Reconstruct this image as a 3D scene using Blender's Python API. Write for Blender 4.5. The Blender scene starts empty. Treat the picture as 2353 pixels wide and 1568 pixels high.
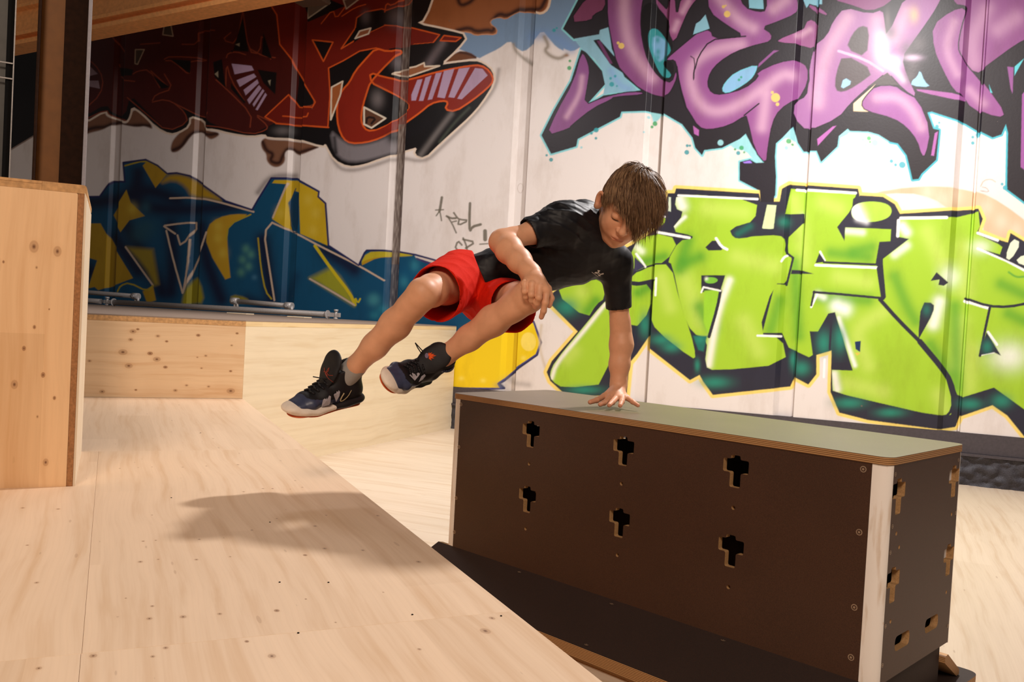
import bpy, bmesh, math, random
import numpy as np
from mathutils import Vector, Matrix
from mathutils.bvhtree import BVHTree

# ---------------------------------------------------------------- camera
W, H = 2353, 1568
FOC = 2021.5
PITCH = math.radians(1.5406)
ROLL = math.radians(-3.113)
CAMZ = 0.95
_fw = np.array([0, math.cos(PITCH), -math.sin(PITCH)])
_rt = np.array([1.0, 0, 0])
_up = np.cross(_rt, _fw)
_r2 = _rt * math.cos(ROLL) - _up * math.sin(ROLL)
_u2 = np.cross(_r2, _fw)
CAM = np.array([0, 0, CAMZ])

scene = bpy.context.scene
cam_data = bpy.data.cameras.new('camera')
cam_data.sensor_width = 36.0
cam_data.lens = FOC / W * 36.0
cam_data.clip_start = 0.05
cam_data.clip_end = 200
cam_ob = bpy.data.objects.new('camera', cam_data)
scene.collection.objects.link(cam_ob)
cam_ob.matrix_world = Matrix(((_r2[0], _u2[0], -_fw[0], 0), (_r2[1], _u2[1], -_fw[1], 0),
                              (_r2[2], _u2[2], -_fw[2], CAMZ), (0, 0, 0, 1)))
scene.camera = cam_ob

# ---------------------------------------------------------------- light
world = bpy.data.worlds.new('hall')
scene.world = world
world.use_nodes = True
_bg = world.node_tree.nodes['Background']
_bg.inputs[0].default_value = (0.92, 0.80, 0.74, 1)
_bg.inputs[1].default_value = 0.085


def area(name, loc, target, size, energy, color, shape='DISK', size_y=None):
    d = bpy.data.lights.new(name, 'AREA')
    d.shape = shape
    d.size = size
    if size_y: d.size_y = size_y
    d.energy = energy
    d.color = color
    o = bpy.data.objects.new(name, d)
    scene.collection.objects.link(o)
    o.location = loc
    o.rotation_euler = (Vector(target) - Vector(loc)).to_track_quat('-Z', 'Y').to_euler()
    return o


area('hall_lamp', (1.75, 4.35, 3.75), (1.55, 4.2, 0.0), 0.27, 195, (1.0, 0.955, 0.935))
area('left_wall_fill', (-1.45, 5.37, 3.3), (-1.9, 6.4, 0.0), 0.8, 36, (1.0, 0.93, 0.91))  # unseen lamp added to lift the left part of the wall
area('rear_fill_lamp', (-0.4, -2.6, 4.2), (-0.6, 1.5, 0.0), 1.6, 190, (1.0, 0.80, 0.64))  # unseen warm fill behind the camera, for the sides facing it

vs = scene.view_settings
vs.view_transform = 'Standard'
vs.look = 'None'
vs.gamma = 1
vs.exposure = 0.0
vs.use_curve_mapping = False


# ---------------------------------------------------------------- measuring helpers
def ray(x, y):
    return _fw + (x - W / 2) / FOC * _r2 - (y - H / 2) / FOC * _u2


def on_z(x, y, z):
    d = ray(x, y)
    return CAM + d * (z - CAMZ) / d[2]


def at_depth(x, y, Y):
    d = ray(x, y)
    return CAM + d * Y / d[1]


def on_plane(x, y, p0, n):
    d = ray(x, y)
    return CAM + d * (np.dot(np.array(p0) - CAM, n) / np.dot(d, n))


def project(p):
    d = np.asarray(p) - CAM
    z = d @ _fw
    return np.stack([W / 2 + FOC * (d @ _r2) / z, H / 2 - FOC * (d @ _u2) / z], -1)


# ---------------------------------------------------------------- object helpers
COL = scene.collection.objects


def tag(o, label=None, cat=None, group=None, kind=None):
    if label: o['label'] = label
    if cat: o['category'] = cat
    if group: o['group'] = group
    if kind: o['kind'] = kind
    return o


def empty(name, loc, label=None, cat=None, group=None, kind=None):
    o = bpy.data.objects.new(name, None)
    COL.link(o)
    o.location = loc
    o.empty_display_size = 0.1
    return tag(o, label, cat, group, kind)


def mesh_ob(name, verts, faces, mats, parent=None, smooth=False, mat_idx=None):
    me = bpy.data.meshes.new(name)
    me.from_pydata([tuple(map(float, v)) for v in verts], [], [tuple(map(int, f)) for f in faces])
    if not isinstance(mats, (list, tuple)): mats = [mats]
    for m in mats: me.materials.append(m)
    if mat_idx is not None: me.polygons.foreach_set('material_index', mat_idx)
    if smooth: me.polygons.foreach_set('use_smooth', [True] * len(me.polygons))
    me.update()
    o = bpy.data.objects.new(name, me)
    COL.link(o)
    if parent: adopt(o, parent)
    return o


def adopt(o, parent):
    bpy.context.view_layer.update()
    o.parent = parent
    o.matrix_parent_inverse = parent.matrix_world.inverted()


def bm_ob(name, bm, mats, parent=None, smooth=False):
    me = bpy.data.meshes.new(name)
    bmesh.ops.recalc_face_normals(bm, faces=bm.faces)
    bm.to_mesh(me)
    bm.free()
    if not isinstance(mats, (list, tuple)): mats = [mats]
    for m in mats: me.materials.append(m)
    if smooth: me.polygons.foreach_set('use_smooth', [True] * len(me.polygons))
    o = bpy.data.objects.new(name, me)
    COL.link(o)
    if parent: adopt(o, parent)
    return o


def frame(o, x, y=None, z=(0, 0, 1)):
    """4x4 with local x along x, local z along z"""
    x = Vector(x).normalized()
    z = Vector(z)
    y = z.cross(x).normalized()
    z = x.cross(y).normalized()
    m = Matrix.Identity(4)
    for i in range(3):
        m[i][0] = x[i]; m[i][1] = y[i]; m[i][2] = z[i]; m[i][3] = o[i]
    return m


def add_box(bm, lo, hi, mtx=None, bevel=0.0, mat=0):
    t = bmesh.new()
    bmesh.ops.create_cube(t, size=1)
    for v in t.verts:
        v.co = Vector([lo[i] + (v.co[i] + .5) * (hi[i] - lo[i]) for i in range(3)])
    if bevel > 0:
        bmesh.ops.bevel(t, geom=t.edges[:], offset=bevel, segments=2, affect='EDGES', profile=.5)
    merge(bm, t, mtx, mat)


def merge(bm, t, mtx=None, mat=0):
    vm = {}
    for v in t.verts:
        vm[v] = bm.verts.new((mtx @ v.co) if mtx else v.co)
    for f in t.faces:
        try:
            nf = bm.faces.new([vm[v] for v in f.verts])
            nf.material_index = mat
        except ValueError:
            pass
    t.free()


def add_tube(bm, a, b, r, seg=20, r2=None, mat=0, caps=True):
    a = Vector(a); b = Vector(b)
    r2 = r if r2 is None else r2
    d = (b - a).normalized()
    u = d.orthogonal().normalized(); v = d.cross(u)
    ra = [bm.verts.new(a + (u * math.cos(2 * math.pi * i / seg) + v * math.sin(2 * math.pi * i / seg)) * r) for i in range(seg)]
    rb = [bm.verts.new(b + (u * math.cos(2 * math.pi * i / seg) + v * math.sin(2 * math.pi * i / seg)) * r2) for i in range(seg)]
    for i in range(seg):
        f = bm.faces.new((ra[i], ra[(i + 1) % seg], rb[(i + 1) % seg], rb[i]))
        f.smooth = True; f.material_index = mat
    if caps:
        bm.faces.new(ra[::-1]).material_index = mat
        bm.faces.new(rb).material_index = mat


def add_prism(bm, pts, h0, h1, mtx=None, mat=0, side_mat=None):
    """extrude a closed local xy polygon from z=h0 to z=h1"""
    t = [bm.verts.new((mtx @ Vector((p[0], p[1], h0))) if mtx else (p[0], p[1], h0)) for p in pts]
    u = [bm.verts.new((mtx @ Vector((p[0], p[1], h1))) if mtx else (p[0], p[1], h1)) for p in pts]
    n = len(pts)
    bm.faces.new(t[::-1]).material_index = mat
    bm.faces.new(u).material_index = mat
    for i in range(n):
        bm.faces.new((t[i], t[(i + 1) % n], u[(i + 1) % n], u[i])).material_index = mat if side_mat is None else side_mat


def round_poly(pts, r, seg=4):
    out = []
    n = len(pts)
    for i in range(n):
        p = Vector(pts[i]); a = Vector(pts[i - 1]); b = Vector(pts[(i + 1) % n])
        rr = r[i] if isinstance(r, (list, tuple)) else r
        da = (a - p); db = (b - p)
        rr = min(rr, da.length * .49, db.length * .49)
        if rr <= 0:
            out.append(tuple(p)); continue
        s = p + da.normalized() * rr; e = p + db.normalized() * rr
        for k in range(seg + 1):
            t = k / seg
            q = s * (1 - t) ** 2 + p * 2 * t * (1 - t) + e * t * t
            out.append(tuple(q))
    return out


def plate(name, outer, holes, th, mtx, mats, parent):
    """flat board with real through holes; outlines in local xy, thickness th upwards in z; face / rim materials"""
    cu = bpy.data.curves.new(name, 'CURVE')
    cu.dimensions = '2D'
    cu.fill_mode = 'BOTH'
    cu.extrude = th / 2
    for ol in [outer] + holes:
        sp = cu.splines.new('POLY')
        sp.points.add(len(ol) - 1)
        for i, p in enumerate(ol): sp.points[i].co = (p[0], p[1], 0, 1)
        sp.use_cyclic_u = True
    ob = bpy.data.objects.new('tmp', cu)
    COL.link(ob)
    dg = bpy.context.evaluated_depsgraph_get()
    me = bpy.data.meshes.new_from_object(ob.evaluated_get(dg))
    bpy.data.objects.remove(ob)
    me.materials.clear()
    for m in mats: me.materials.append(m)
    for p in me.polygons:
        p.material_index = 0 if abs(p.normal.z) > .5 else 1
        p.use_smooth = False
    me.transform(Matrix.Translation((0, 0, th / 2)))
    me.transform(mtx)
    me.update()
    me.name = name
    o = bpy.data.objects.new(name, me)
    COL.link(o)
    adopt(o, parent)
    return o


# ---------------------------------------------------------------- materials
def lin(c):
    out = []
    for v in c[:3]:
        v = v / 255.0
        out.append(v / 12.92 if v <= .04045 else ((v + .055) / 1.055) ** 2.4)
    return tuple(out) + (1.0,)


def new_mat(name, rough=.5, spec=.5, metal=0.0):
    m = bpy.data.materials.new(name)
    m.use_nodes = True
    nt = m.node_tree
    b = nt.nodes['Principled BSDF']
    b.inputs['Roughness'].default_value = rough
    b.inputs['Specular IOR Level'].default_value = spec
    b.inputs['Metallic'].default_value = metal
    return m, nt, b


def N(nt, kind, **kw):
    n = nt.nodes.new(kind)
    for k, v in kw.items():
        if k.startswith('i_'):
            n.inputs[k[2:].replace('_', ' ')].default_value = v
        else:
            setattr(n, k, v)
    return n


def ramp(nt, fac, stops):
    r = nt.nodes.new('ShaderNodeValToRGB')
    cr = r.color_ramp
    while len(cr.elements) > 1: cr.elements.remove(cr.elements[-1])
    cr.elements[0].position = stops[0][0]; cr.elements[0].color = stops[0][1]
    for p, c in stops[1:]:
        e = cr.elements.new(p); e.color = c
    nt.links.new(fac, r.inputs[0])
    return r.outputs[0]


def mixc(nt, fac, a, b, mode='MIX'):
    n = nt.nodes.new('ShaderNodeMix')
    n.data_type = 'RGBA'; n.blend_type = mode
    for sock, v in ((n.inputs[0], fac), (n.inputs[6], a), (n.inputs[7], b)):
        if hasattr(v, 'is_linked') or hasattr(v, 'links'): nt.links.new(v, sock)
        else: sock.default_value = v
    return n.outputs[2]


def math_n(nt, op, a, b=None, clamp=False):
    n = nt.nodes.new('ShaderNodeMath')
    n.operation = op; n.use_clamp = clamp
    for i, v in enumerate((a, b)):
        if v is None: continue
        if hasattr(v, 'links'): nt.links.new(v, n.inputs[i])
        else: n.inputs[i].default_value = v
    return n.outputs[0]


def coords(nt, rot_z=0.0, scale=(1, 1, 1), rot=(0, 0, 0), loc=(0, 0, 0)):
    tc = nt.nodes.new('ShaderNodeTexCoord')
    mp = nt.nodes.new('ShaderNodeMapping')
    mp.vector_type = 'POINT'
    nt.links.new(tc.outputs['Object'], mp.inputs[0])
    mp.inputs['Rotation'].default_value = (rot[0], rot[1], rot[2] + rot_z)
    mp.inputs['Location'].default_value = loc
    mp2 = nt.nodes.new('ShaderNodeMapping')
    mp2.inputs['Scale'].default_value = scale
    nt.links.new(mp.outputs[0], mp2.inputs[0])
    return mp.outputs[0], mp2.outputs[0]


def bump(nt, b, height, strength=.3, dist=.01):
    n = nt.nodes.new('ShaderNodeBump')
    n.inputs['Strength'].default_value = strength
    n.inputs['Distance'].default_value = dist
    nt.links.new(height, n.inputs['Height'])
    nt.links.new(n.outputs[0], b.inputs['Normal'])


def plain(name, col, rough=.5, spec=.5, metal=0.0, var=.12, scale=20.0, bmp=0.0):
    m, nt, b = new_mat(name, rough, spec, metal)
    _, v = coords(nt, scale=(scale,) * 3)
    no = N(nt, 'ShaderNodeTexNoise'); no.inputs['Detail'].default_value = 5
    nt.links.new(v, no.inputs['Vector'])
    c = lin(col)
    lo = tuple(x * (1 - var) for x in c[:3]) + (1,)
    hi = tuple(min(1, x * (1 + var)) for x in c[:3]) + (1,)
    nt.links.new(ramp(nt, no.outputs[0], [(.3, lo), (.7, hi)]), b.inputs['Base Color'])
    if bmp: bump(nt, b, no.outputs[0], bmp, .005)
    return m


def wood(name, base, dark, rot=(0, 0, 0), knots=1.0, board=.12, rough=.5, tint=.5, knot_den=5.0, seed=0.0, marks=()):
    """spruce board: grain runs along local x after rot; knots are dark ellipses; boards `board` wide"""
    m, nt, b = new_mat(name, rough, .35)
    p, v = coords(nt, rot=rot, scale=(1.1, 34, 34), loc=(seed, seed * .37, seed * .71))
    # slow warp so that the rings flow round the knots
    wn = N(nt, 'ShaderNodeTexNoise'); wn.inputs['Scale'].default_value = 1.6; wn.inputs['Detail'].default_value = 2
    nt.links.new(p, wn.inputs['Vector'])
    va = nt.nodes.new('ShaderNodeVectorMath'); va.operation = 'MULTIPLY_ADD'
    nt.links.new(wn.outputs[1], va.inputs[0]); va.inputs[1].default_value = (0.2, 2.2, 2.2)
    nt.links.new(v, va.inputs[2])
    g = N(nt, 'ShaderNodeTexNoise'); g.inputs['Scale'].default_value = 1.0; g.inputs['Detail'].default_value = 4
    g.inputs['Roughness'].default_value = .6
    nt.links.new(va.outputs[0], g.inputs['Vector'])
    c0, c1 = lin(base), lin(dark)
    grain = ramp(nt, g.outputs[0], [(.22, c1), (.5, c0), (.62, tuple(min(1, x * 1.04) for x in c0[:3]) + (1,)), (.75, c0)])
    # rings
    wv = N(nt, 'ShaderNodeTexWave'); wv.bands_direction = 'Y'
    wv.inputs['Scale'].default_value = .9; wv.inputs['Distortion'].default_value = 6; wv.inputs['Detail'].default_value = 1.5
    wv.inputs['Detail Scale'].default_value = .25
    nt.links.new(va.outputs[0], wv.inputs['Vector'])
    ring = math_n(nt, 'POWER', wv.outputs['Fac'], 6.0)
    colr = mixc(nt, math_n(nt, 'MULTIPLY', ring, .10), grain, c1)
    # boards: alternate tone per glued strip
    sep = nt.nodes.new('ShaderNodeSeparateXYZ'); nt.links.new(p, sep.inputs[0])
    bi = math_n(nt, 'FLOOR', math_n(nt, 'DIVIDE', sep.outputs[1], board))
    bx = math_n(nt, 'FLOOR', math_n(nt, 'ADD', math_n(nt, 'DIVIDE', sep.outputs[0], 1.9), math_n(nt, 'MULTIPLY', bi, .37)))
    wnz = N(nt, 'ShaderNodeTexWhiteNoise'); wnz.noise_dimensions = '2D'
    cmb = nt.nodes.new('ShaderNodeCombineXYZ'); nt.links.new(bi, cmb.inputs[0]); nt.links.new(bx, cmb.inputs[1])
    nt.links.new(cmb.outputs[0], wnz.inputs['Vector'])
    tone = ramp(nt, wnz.outputs['Value'], [(0, (.86, .83, .79, 1)), (.5, (.97, .96, .95, 1)), (1, (1, 1, 1, 1))])
    colr = mixc(nt, tint, colr, tone, 'MULTIPLY')
    # knots
    kv = nt.nodes.new('ShaderNodeMapping'); kv.inputs['Scale'].default_value = (knot_den * .8, knot_den * 1.15, knot_den * 1.15)
    nt.links.new(p, kv.inputs[0])
    vo = N(nt, 'ShaderNodeTexVoronoi'); vo.inputs['Scale'].default_value = 1.0
    nt.links.new(kv.outputs[0], vo.inputs['Vector'])
    spc = nt.nodes.new('ShaderNodeSeparateColor'); nt.links.new(vo.outputs['Color'], spc.inputs[0])
    rad = math_n(nt, 'MULTIPLY', math_n(nt, 'POWER', spc.outputs[0], 2.5), .085 * knots)
    rad = math_n(nt, 'ADD', rad, -.006)
    kd = math_n(nt, 'SUBTRACT', rad, vo.outputs['Distance'])
    kf = math_n(nt, 'MULTIPLY', kd, 42.0, clamp=True)
    halo = math_n(nt, 'MULTIPLY', math_n(nt, 'ADD', kd, .05), 5.0, clamp=True)
    halo = math_n(nt, 'MULTIPLY', halo, math_n(nt, 'GREATER_THAN', rad, .002))
    colr = mixc(nt, math_n(nt, 'MULTIPLY', halo, .35), colr, c1)
    kc = (c1[0] * .42, c1[1] * .30, c1[2] * .24, 1)
    colr = mixc(nt, math_n(nt, 'MULTIPLY', kf, .8), colr, kc)
    # short resin streaks / checks lying along the grain
    sv = nt.nodes.new('ShaderNodeMapping'); sv.inputs['Scale'].default_value = (knot_den * 1.3, knot_den * 7, knot_den * 7)
    sv.inputs['Location'].default_value = (3.3, 1.7, .4)
    nt.links.new(p, sv.inputs[0])
    v2 = N(nt, 'ShaderNodeTexVoronoi'); v2.inputs['Scale'].default_value = 1.0
    nt.links.new(sv.outputs[0], v2.inputs['Vector'])
    sp2 = nt.nodes.new('ShaderNodeSeparateColor'); nt.links.new(v2.outputs['Color'], sp2.inputs[0])
    st = math_n(nt, 'MULTIPLY', math_n(nt, 'SUBTRACT', math_n(nt, 'MULTIPLY', math_n(nt, 'POWER', sp2.outputs[1], 5.0), .19), v2.outputs['Distance']), 30.0, clamp=True)
    colr = mixc(nt, math_n(nt, 'MULTIPLY', st, .5 * knots), colr, kc)
    # the larger knots, each where the board shows it: (point, radius, darkness)
    if len(marks):
        from mathutils import Euler
        Rm = Euler(rot).to_matrix()
        for dk_ in (0, 1):
            acc = None; hal = None
            for q, r_, dkk in marks:
                if dkk != dk_: continue
                c3 = Rm @ Vector(q) + Vector((seed, seed * .37, seed * .71))
                sb = nt.nodes.new('ShaderNodeVectorMath'); sb.operation = 'SUBTRACT'; nt.links.new(wp2(nt, p), sb.inputs[0]); sb.inputs[1].default_value = c3
                ms = nt.nodes.new('ShaderNodeVectorMath'); ms.operation = 'MULTIPLY'; nt.links.new(sb.outputs[0], ms.inputs[0]); ms.inputs[1].default_value = (.75 / r_, 1.1 / r_, 1.1 / r_)
                ln = nt.nodes.new('ShaderNodeVectorMath'); ln.operation = 'LENGTH'; nt.links.new(ms.outputs[0], ln.inputs[0])
                d1 = math_n(nt, 'SUBTRACT', 1.0, ln.outputs['Value'])
                acc = d1 if acc is None else math_n(nt, 'MAXIMUM', acc, d1)
            if acc is None: continue
            colr = mixc(nt, math_n(nt, 'MULTIPLY', math_n(nt, 'MULTIPLY', math_n(nt, 'ADD', acc, 1.1), .9, clamp=True), .30), colr, c1)
            colr = mixc(nt, math_n(nt, 'MULTIPLY', math_n(nt, 'MULTIPLY', math_n(nt, 'ADD', acc, .15), 4.0, clamp=True), (.40, .7)[dk_]), colr, kc)
            colr = mixc(nt, math_n(nt, 'MULTIPLY', math_n(nt, 'ADD', acc, -.45), 2.2, clamp=True), colr, (kc[0] * .55, kc[1] * .5, kc[2] * .5, 1))
    nt.links.new(colr, b.inputs['Base Color'])
    bump(nt, b, g.outputs[0], .06, .004)
    return m


def wp2(nt, p): return p
# ================================================================ painted concrete wall
AZ_W = math.radians(22.65)
WN = np.array([math.sin(AZ_W), math.cos(AZ_W), 0])      # away from the room
WT = np.array([math.cos(AZ_W), -math.sin(AZ_W), 0])     # along the wall, to the right
WD = 6.56
SEAMS = [-8.12, -7.06, -6.0, -4.90, -3.83, -2.70, -1.615, -0.548, 0.52, 1.6, 2.7]

CX0, CY0, CWD, CHT = -80, -80, 2520, 1180
canvas = np.zeros((CHT, CWD, 3), np.float32)
FR = {'A': (0, 0, .34), 'B': (500, 0, .34), 'C': (1200, 0, .34), 'D': (1553, 0, .34), 'E': (1200, 400, .34),
      'F': (1553, 500, .34), 'G': (100, 330, .34), 'K': (700, 400, .2551), 'H': (1250, 0, .17028),
      'J': (190, 60, .17028), 'P': (0, 0, 1.0)}
_last = None


def pts(s):
    """'B 12,30 40,50 ; A 3,4' -> photo-frame points measured off the painting"""
    out = []
    f = FR['P']
    for tok in s.replace(';', ' ').split():
        if tok in FR: f = FR[tok]; continue
        x, y = tok.split(',')
        out.append((f[0] + float(x) * f[2], f[1] + float(y) * f[2]))
    return np.array(out)


def chaikin(p, it, closed=True):
    for _ in range(it):
        q = np.roll(p, -1, 0) if closed else p[1:]
        a = p if closed else p[:-1]
        n = np.empty((len(a) * 2, 2)); n[0::2] = a * .75 + q * .25; n[1::2] = a * .25 + q * .75
        p = n if closed else np.vstack([p[:1], n, p[-1:]])
    return p


def _win(p, m):
    x0 = int(max(0, math.floor(p[:, 0].min() - m - CX0))); x1 = int(min(CWD, math.ceil(p[:, 0].max() + m - CX0) + 1))
    y0 = int(max(0, math.floor(p[:, 1].min() - m - CY0))); y1 = int(min(CHT, math.ceil(p[:, 1].max() + m - CY0) + 1))
    return x0, x1, y0, y1


def _segdist(p, closed, X, Y):
    d2 = np.full(X.shape, 1e12, np.float32)
    n = len(p)
    for i in range(n if closed else n - 1):
        ax, ay = p[i]; bx, by = p[(i + 1) % n]
        vx, vy = bx - ax, by - ay
        L = vx * vx + vy * vy + 1e-9
        t = np.clip(((X - ax) * vx + (Y - ay) * vy) / L, 0, 1)
        d2 = np.minimum(d2, (X - ax - t * vx) ** 2 + (Y - ay - t * vy) ** 2)
    return np.sqrt(d2)


def _grid(w):
    x0, x1, y0, y1 = w
    return np.meshgrid(np.arange(x0, x1, dtype=np.float32) + CX0 + .5, np.arange(y0, y1, dtype=np.float32) + CY0 + .5)


def _put(w, a, col):
    x0, x1, y0, y1 = w
    c = np.array(lin(col)[:3], np.float32)
    canvas[y0:y1, x0:x1] += (c - canvas[y0:y1, x0:x1]) * a[..., None]


def mask(s, r=1, feather=1.2):
    p = chaikin(pts(s) if isinstance(s, str) else s, r)
    w = _win(p, feather + 2)
    if w[1] <= w[0] or w[3] <= w[2]: return None
    X, Y = _grid(w)
    d = _segdist(p, True, X, Y)
    ins = np.zeros(X.shape, bool)
    n = len(p)
    for i in range(n):
        ax, ay = p[i]; bx, by = p[(i + 1) % n]
        if ay == by: continue
        c = ((ay > Y) != (by > Y)) & (X < (bx - ax) * (Y - ay) / (by - ay) + ax)
        ins ^= c
    return w, np.clip(.5 + np.where(ins, d, -d) / feather, 0, 1)


def poly(s, col, r=1, feather=1.3, op=1.0, line=None, lw=3.0):
    """filled patch of paint, optional outline"""
    global _last
    mk = mask(s, r, feather)
    if mk is None: return
    w, a = mk
    _put(w, a * op, col)
    _last = mk
    if line: stroke(s, line, lw, r=r, closed=True)


def _clip(w, a, keep):
    if keep is None: return a
    (x0, x1, y0, y1), m = keep
    full = np.zeros(a.shape, np.float32)
    X0, X1, Y0, Y1 = w
    ax0, ax1, ay0, ay1 = max(x0, X0), min(x1, X1), max(y0, Y0), min(y1, Y1)
    if ax1 > ax0 and ay1 > ay0:
        full[ay0 - Y0:ay1 - Y0, ax0 - X0:ax1 - X0] = m[ay0 - y0:ay1 - y0, ax0 - x0:ax1 - x0]
    return a * full


def stroke(s, col, wd, r=1, closed=False, feather=1.2, op=1.0, clip=False):
    p = chaikin(pts(s) if isinstance(s, str) else s, r, closed)
    w = _win(p, wd / 2 + feather + 1)
    if w[1] <= w[0] or w[3] <= w[2]: return
    X, Y = _grid(w)
    a = np.clip(.5 + (wd / 2 - _segdist(p, closed, X, Y)) / feather, 0, 1) * op
    _put(w, _clip(w, a, _last if clip else None), col)


def glow(s, col, wd, op=.8, clip=True):
    """soft airbrush pass along a path, kept inside the last patch"""
    p = chaikin(pts(s), 2, False)
    w = _win(p, wd * 1.6)
    if w[1] <= w[0] or w[3] <= w[2]: return
    X, Y = _grid(w)
    d = _segdist(p, False, X, Y) if len(p) > 1 else np.hypot(X - p[0, 0], Y - p[0, 1])
    a = np.exp(-(d / (wd * .6)) ** 2) * op
    _put(w, _clip(w, a, _last if clip else None), col)


def blob(s, col, rx, ry=None, op=.8, clip=False):
    ry = ry or rx
    for q in pts(s):
        w = _win(np.array([q]), max(rx, ry) * 1.8)
        if w[1] <= w[0] or w[3] <= w[2]: continue
        X, Y = _grid(w)
        a = np.exp(-(((X - q[0]) / rx) ** 2 + ((Y - q[1]) / ry) ** 2)) * op
        _put(w, _clip(w, a, _last if clip else None), col)


def dots(s, col, f='C'):
    fr = FR[f]
    for tok in s.split():
        x, y, rr = map(float, tok.split(','))
        q = np.array([[fr[0] + x * fr[2], fr[1] + y * fr[2]]]); R = rr * fr[2]
        w = _win(q, R + 3)
        if w[1] <= w[0] or w[3] <= w[2]: continue
        X, Y = _grid(w)
        _put(w, np.clip(.5 + (R - np.hypot(X - q[0, 0], Y - q[0, 1])) / 1.5, 0, 1) * .9, col)


WHITE = (228, 220, 216)
BLACK = (28, 25, 30)
canvas[:] = np.array(lin(WHITE)[:3], np.float32)

# ---- sky and mountains between the two upper pieces
SKY = (118, 146, 178)
poly('B 1100,140 1400,0 2353,-60 2353,350 2290,320 2240,260 2195,200 2130,285 2060,345 2010,320 1975,272 1900,330 1810,372 1760,400 1640,330 1500,300', SKY, 1, 3)
poly('C -40,-60 460,-60 440,0 280,195 350,265 480,240 600,250 560,350 490,330 400,315 340,350 280,330 200,270 135,200 90,250 60,290 -40,330', SKY, 1, 3)
glow('C 60,240 200,230 330,330', (110, 145, 195), 22, .6, False)
poly('C 350,265 520,235 525,205 585,185 605,330 690,520 765,600 770,612 600,625 548,640 565,570 540,470 490,400 400,330', (132, 180, 200), 0, 1.5)
glow('C 560,400 640,560 700,590', (125, 165, 205), 14, .7)
glow('B 2000,300 2010,340 2060,390 2120,430', (150, 140, 128), 7, .8, False)
glow('C 150,250 180,310 150,340 190,380 250,400 300,370', (140, 128, 112), 8, .85, False)
blob('C 300,375', (150, 110, 80), 5, 3)
glow('C 20,390 60,420', (165, 158, 150), 8, .6, False)

# ---- brown smoke round the red piece
BR, DKB = (148, 88, 50), (48, 22, 18)
poly('B 1300,160 1420,90 1450,-60 2240,-60 2235,40 2200,85 2150,80 2060,70 1990,100 1950,130 1900,115 1850,130 1840,160 1890,200 1880,235 1800,230 1745,240 1700,215 1600,215', BR, 1, 1.6, 1, (196, 138, 100), 3)
glow('B 1620,-20 1640,40 1700,20 1730,-10', DKB, 9, .95)
glow('B 1860,140 1900,90 1960,110 2040,60 2120,50 2180,70 2215,0', DKB, 10, .95)
glow('B 1620,205 1700,185 1750,215 1830,200 1860,215 1880,160', DKB, 9, .95)
stroke('B 2140,80 2190,95 2235,60 2250,-10', (226, 200, 176), 5)
poly('B 1520,430 1620,345 1700,350 1765,395 1700,400 1600,420', (110, 66, 38), 1, 3)
glow('B 1600,350 1690,360 1750,390', DKB, 5, .8)
for s, g in (('A 540,850 710,750 720,790 800,810 860,850 900,720 1000,800 1040,880 980,850 930,860 870,850 800,835 740,850 690,880 600,900 540,930', 'A 560,890 640,860 720,860 800,810 ; A 860,855 940,845 1010,850'),
             ('A 1290,780 1370,820 1380,880 1500,900 1430,950 1390,920 1340,880 1290,920 1250,980 1200,1030 1150,1030 1160,960 1200,910 1270,850', 'A 1480,900 1400,915 1340,880 1270,920 1230,990 1170,1015'),
             ('B 320,930 345,945 520,950 700,990 650,1010 560,1050 520,1040 490,1005 450,1030 460,1090 420,1130 370,1130 330,1090 330,1040 300,1010 290,960', 'B 305,960 330,1020 380,1040 350,1090 420,1110 440,1050 480,995 540,1035 620,1010 690,995')):
    poly(s, (128, 88, 66), 2, 4, 1)
    glow(g, DKB, 8, .95)

# ---- red piece: white halo, black body
sil = 'A 480,-100 540,700 565,830 715,740 735,780 800,800 850,825 875,790 890,715 960,760 1060,860 1150,905 1210,890 1275,850 1280,780 1370,805 1385,870 1450,870 1560,900 1700,920 1790,905 1810,930 2010,935 2180,990 2200,970 ; B 745,1000 790,1080 880,1125 980,1115 1100,1070 1210,1035 1300,1010 1350,995 1330,1045 1400,1070 1490,980 1600,880 1700,790 1780,700 1868,560 1860,480 1800,430 1740,410 1600,425 1500,440 1620,330 1690,240 1560,205 1340,160 1400,130 1480,-100'
glow('B 740,960 800,1130 900,1160 1060,1120 1220,1060 1400,1100 1500,1010 1700,820 1880,600 1900,470', (160, 150, 145), 9, .8, False)
stroke(sil, (226, 208, 190), 9, 1, True, 1.6)
poly(sil, (16, 12, 14), 1)
poly('P -80,-80 200,-80 200,230 170,262 85,308 40,335 -80,400', (20, 15, 16), 0)
stroke('P -20,372 40,335 85,308 130,280', (150, 130, 120), 3, 0)
RED, OR = (108, 24, 13), (206, 84, 30)
DRED, DOR = (70, 18, 14), (134, 58, 36)
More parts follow.
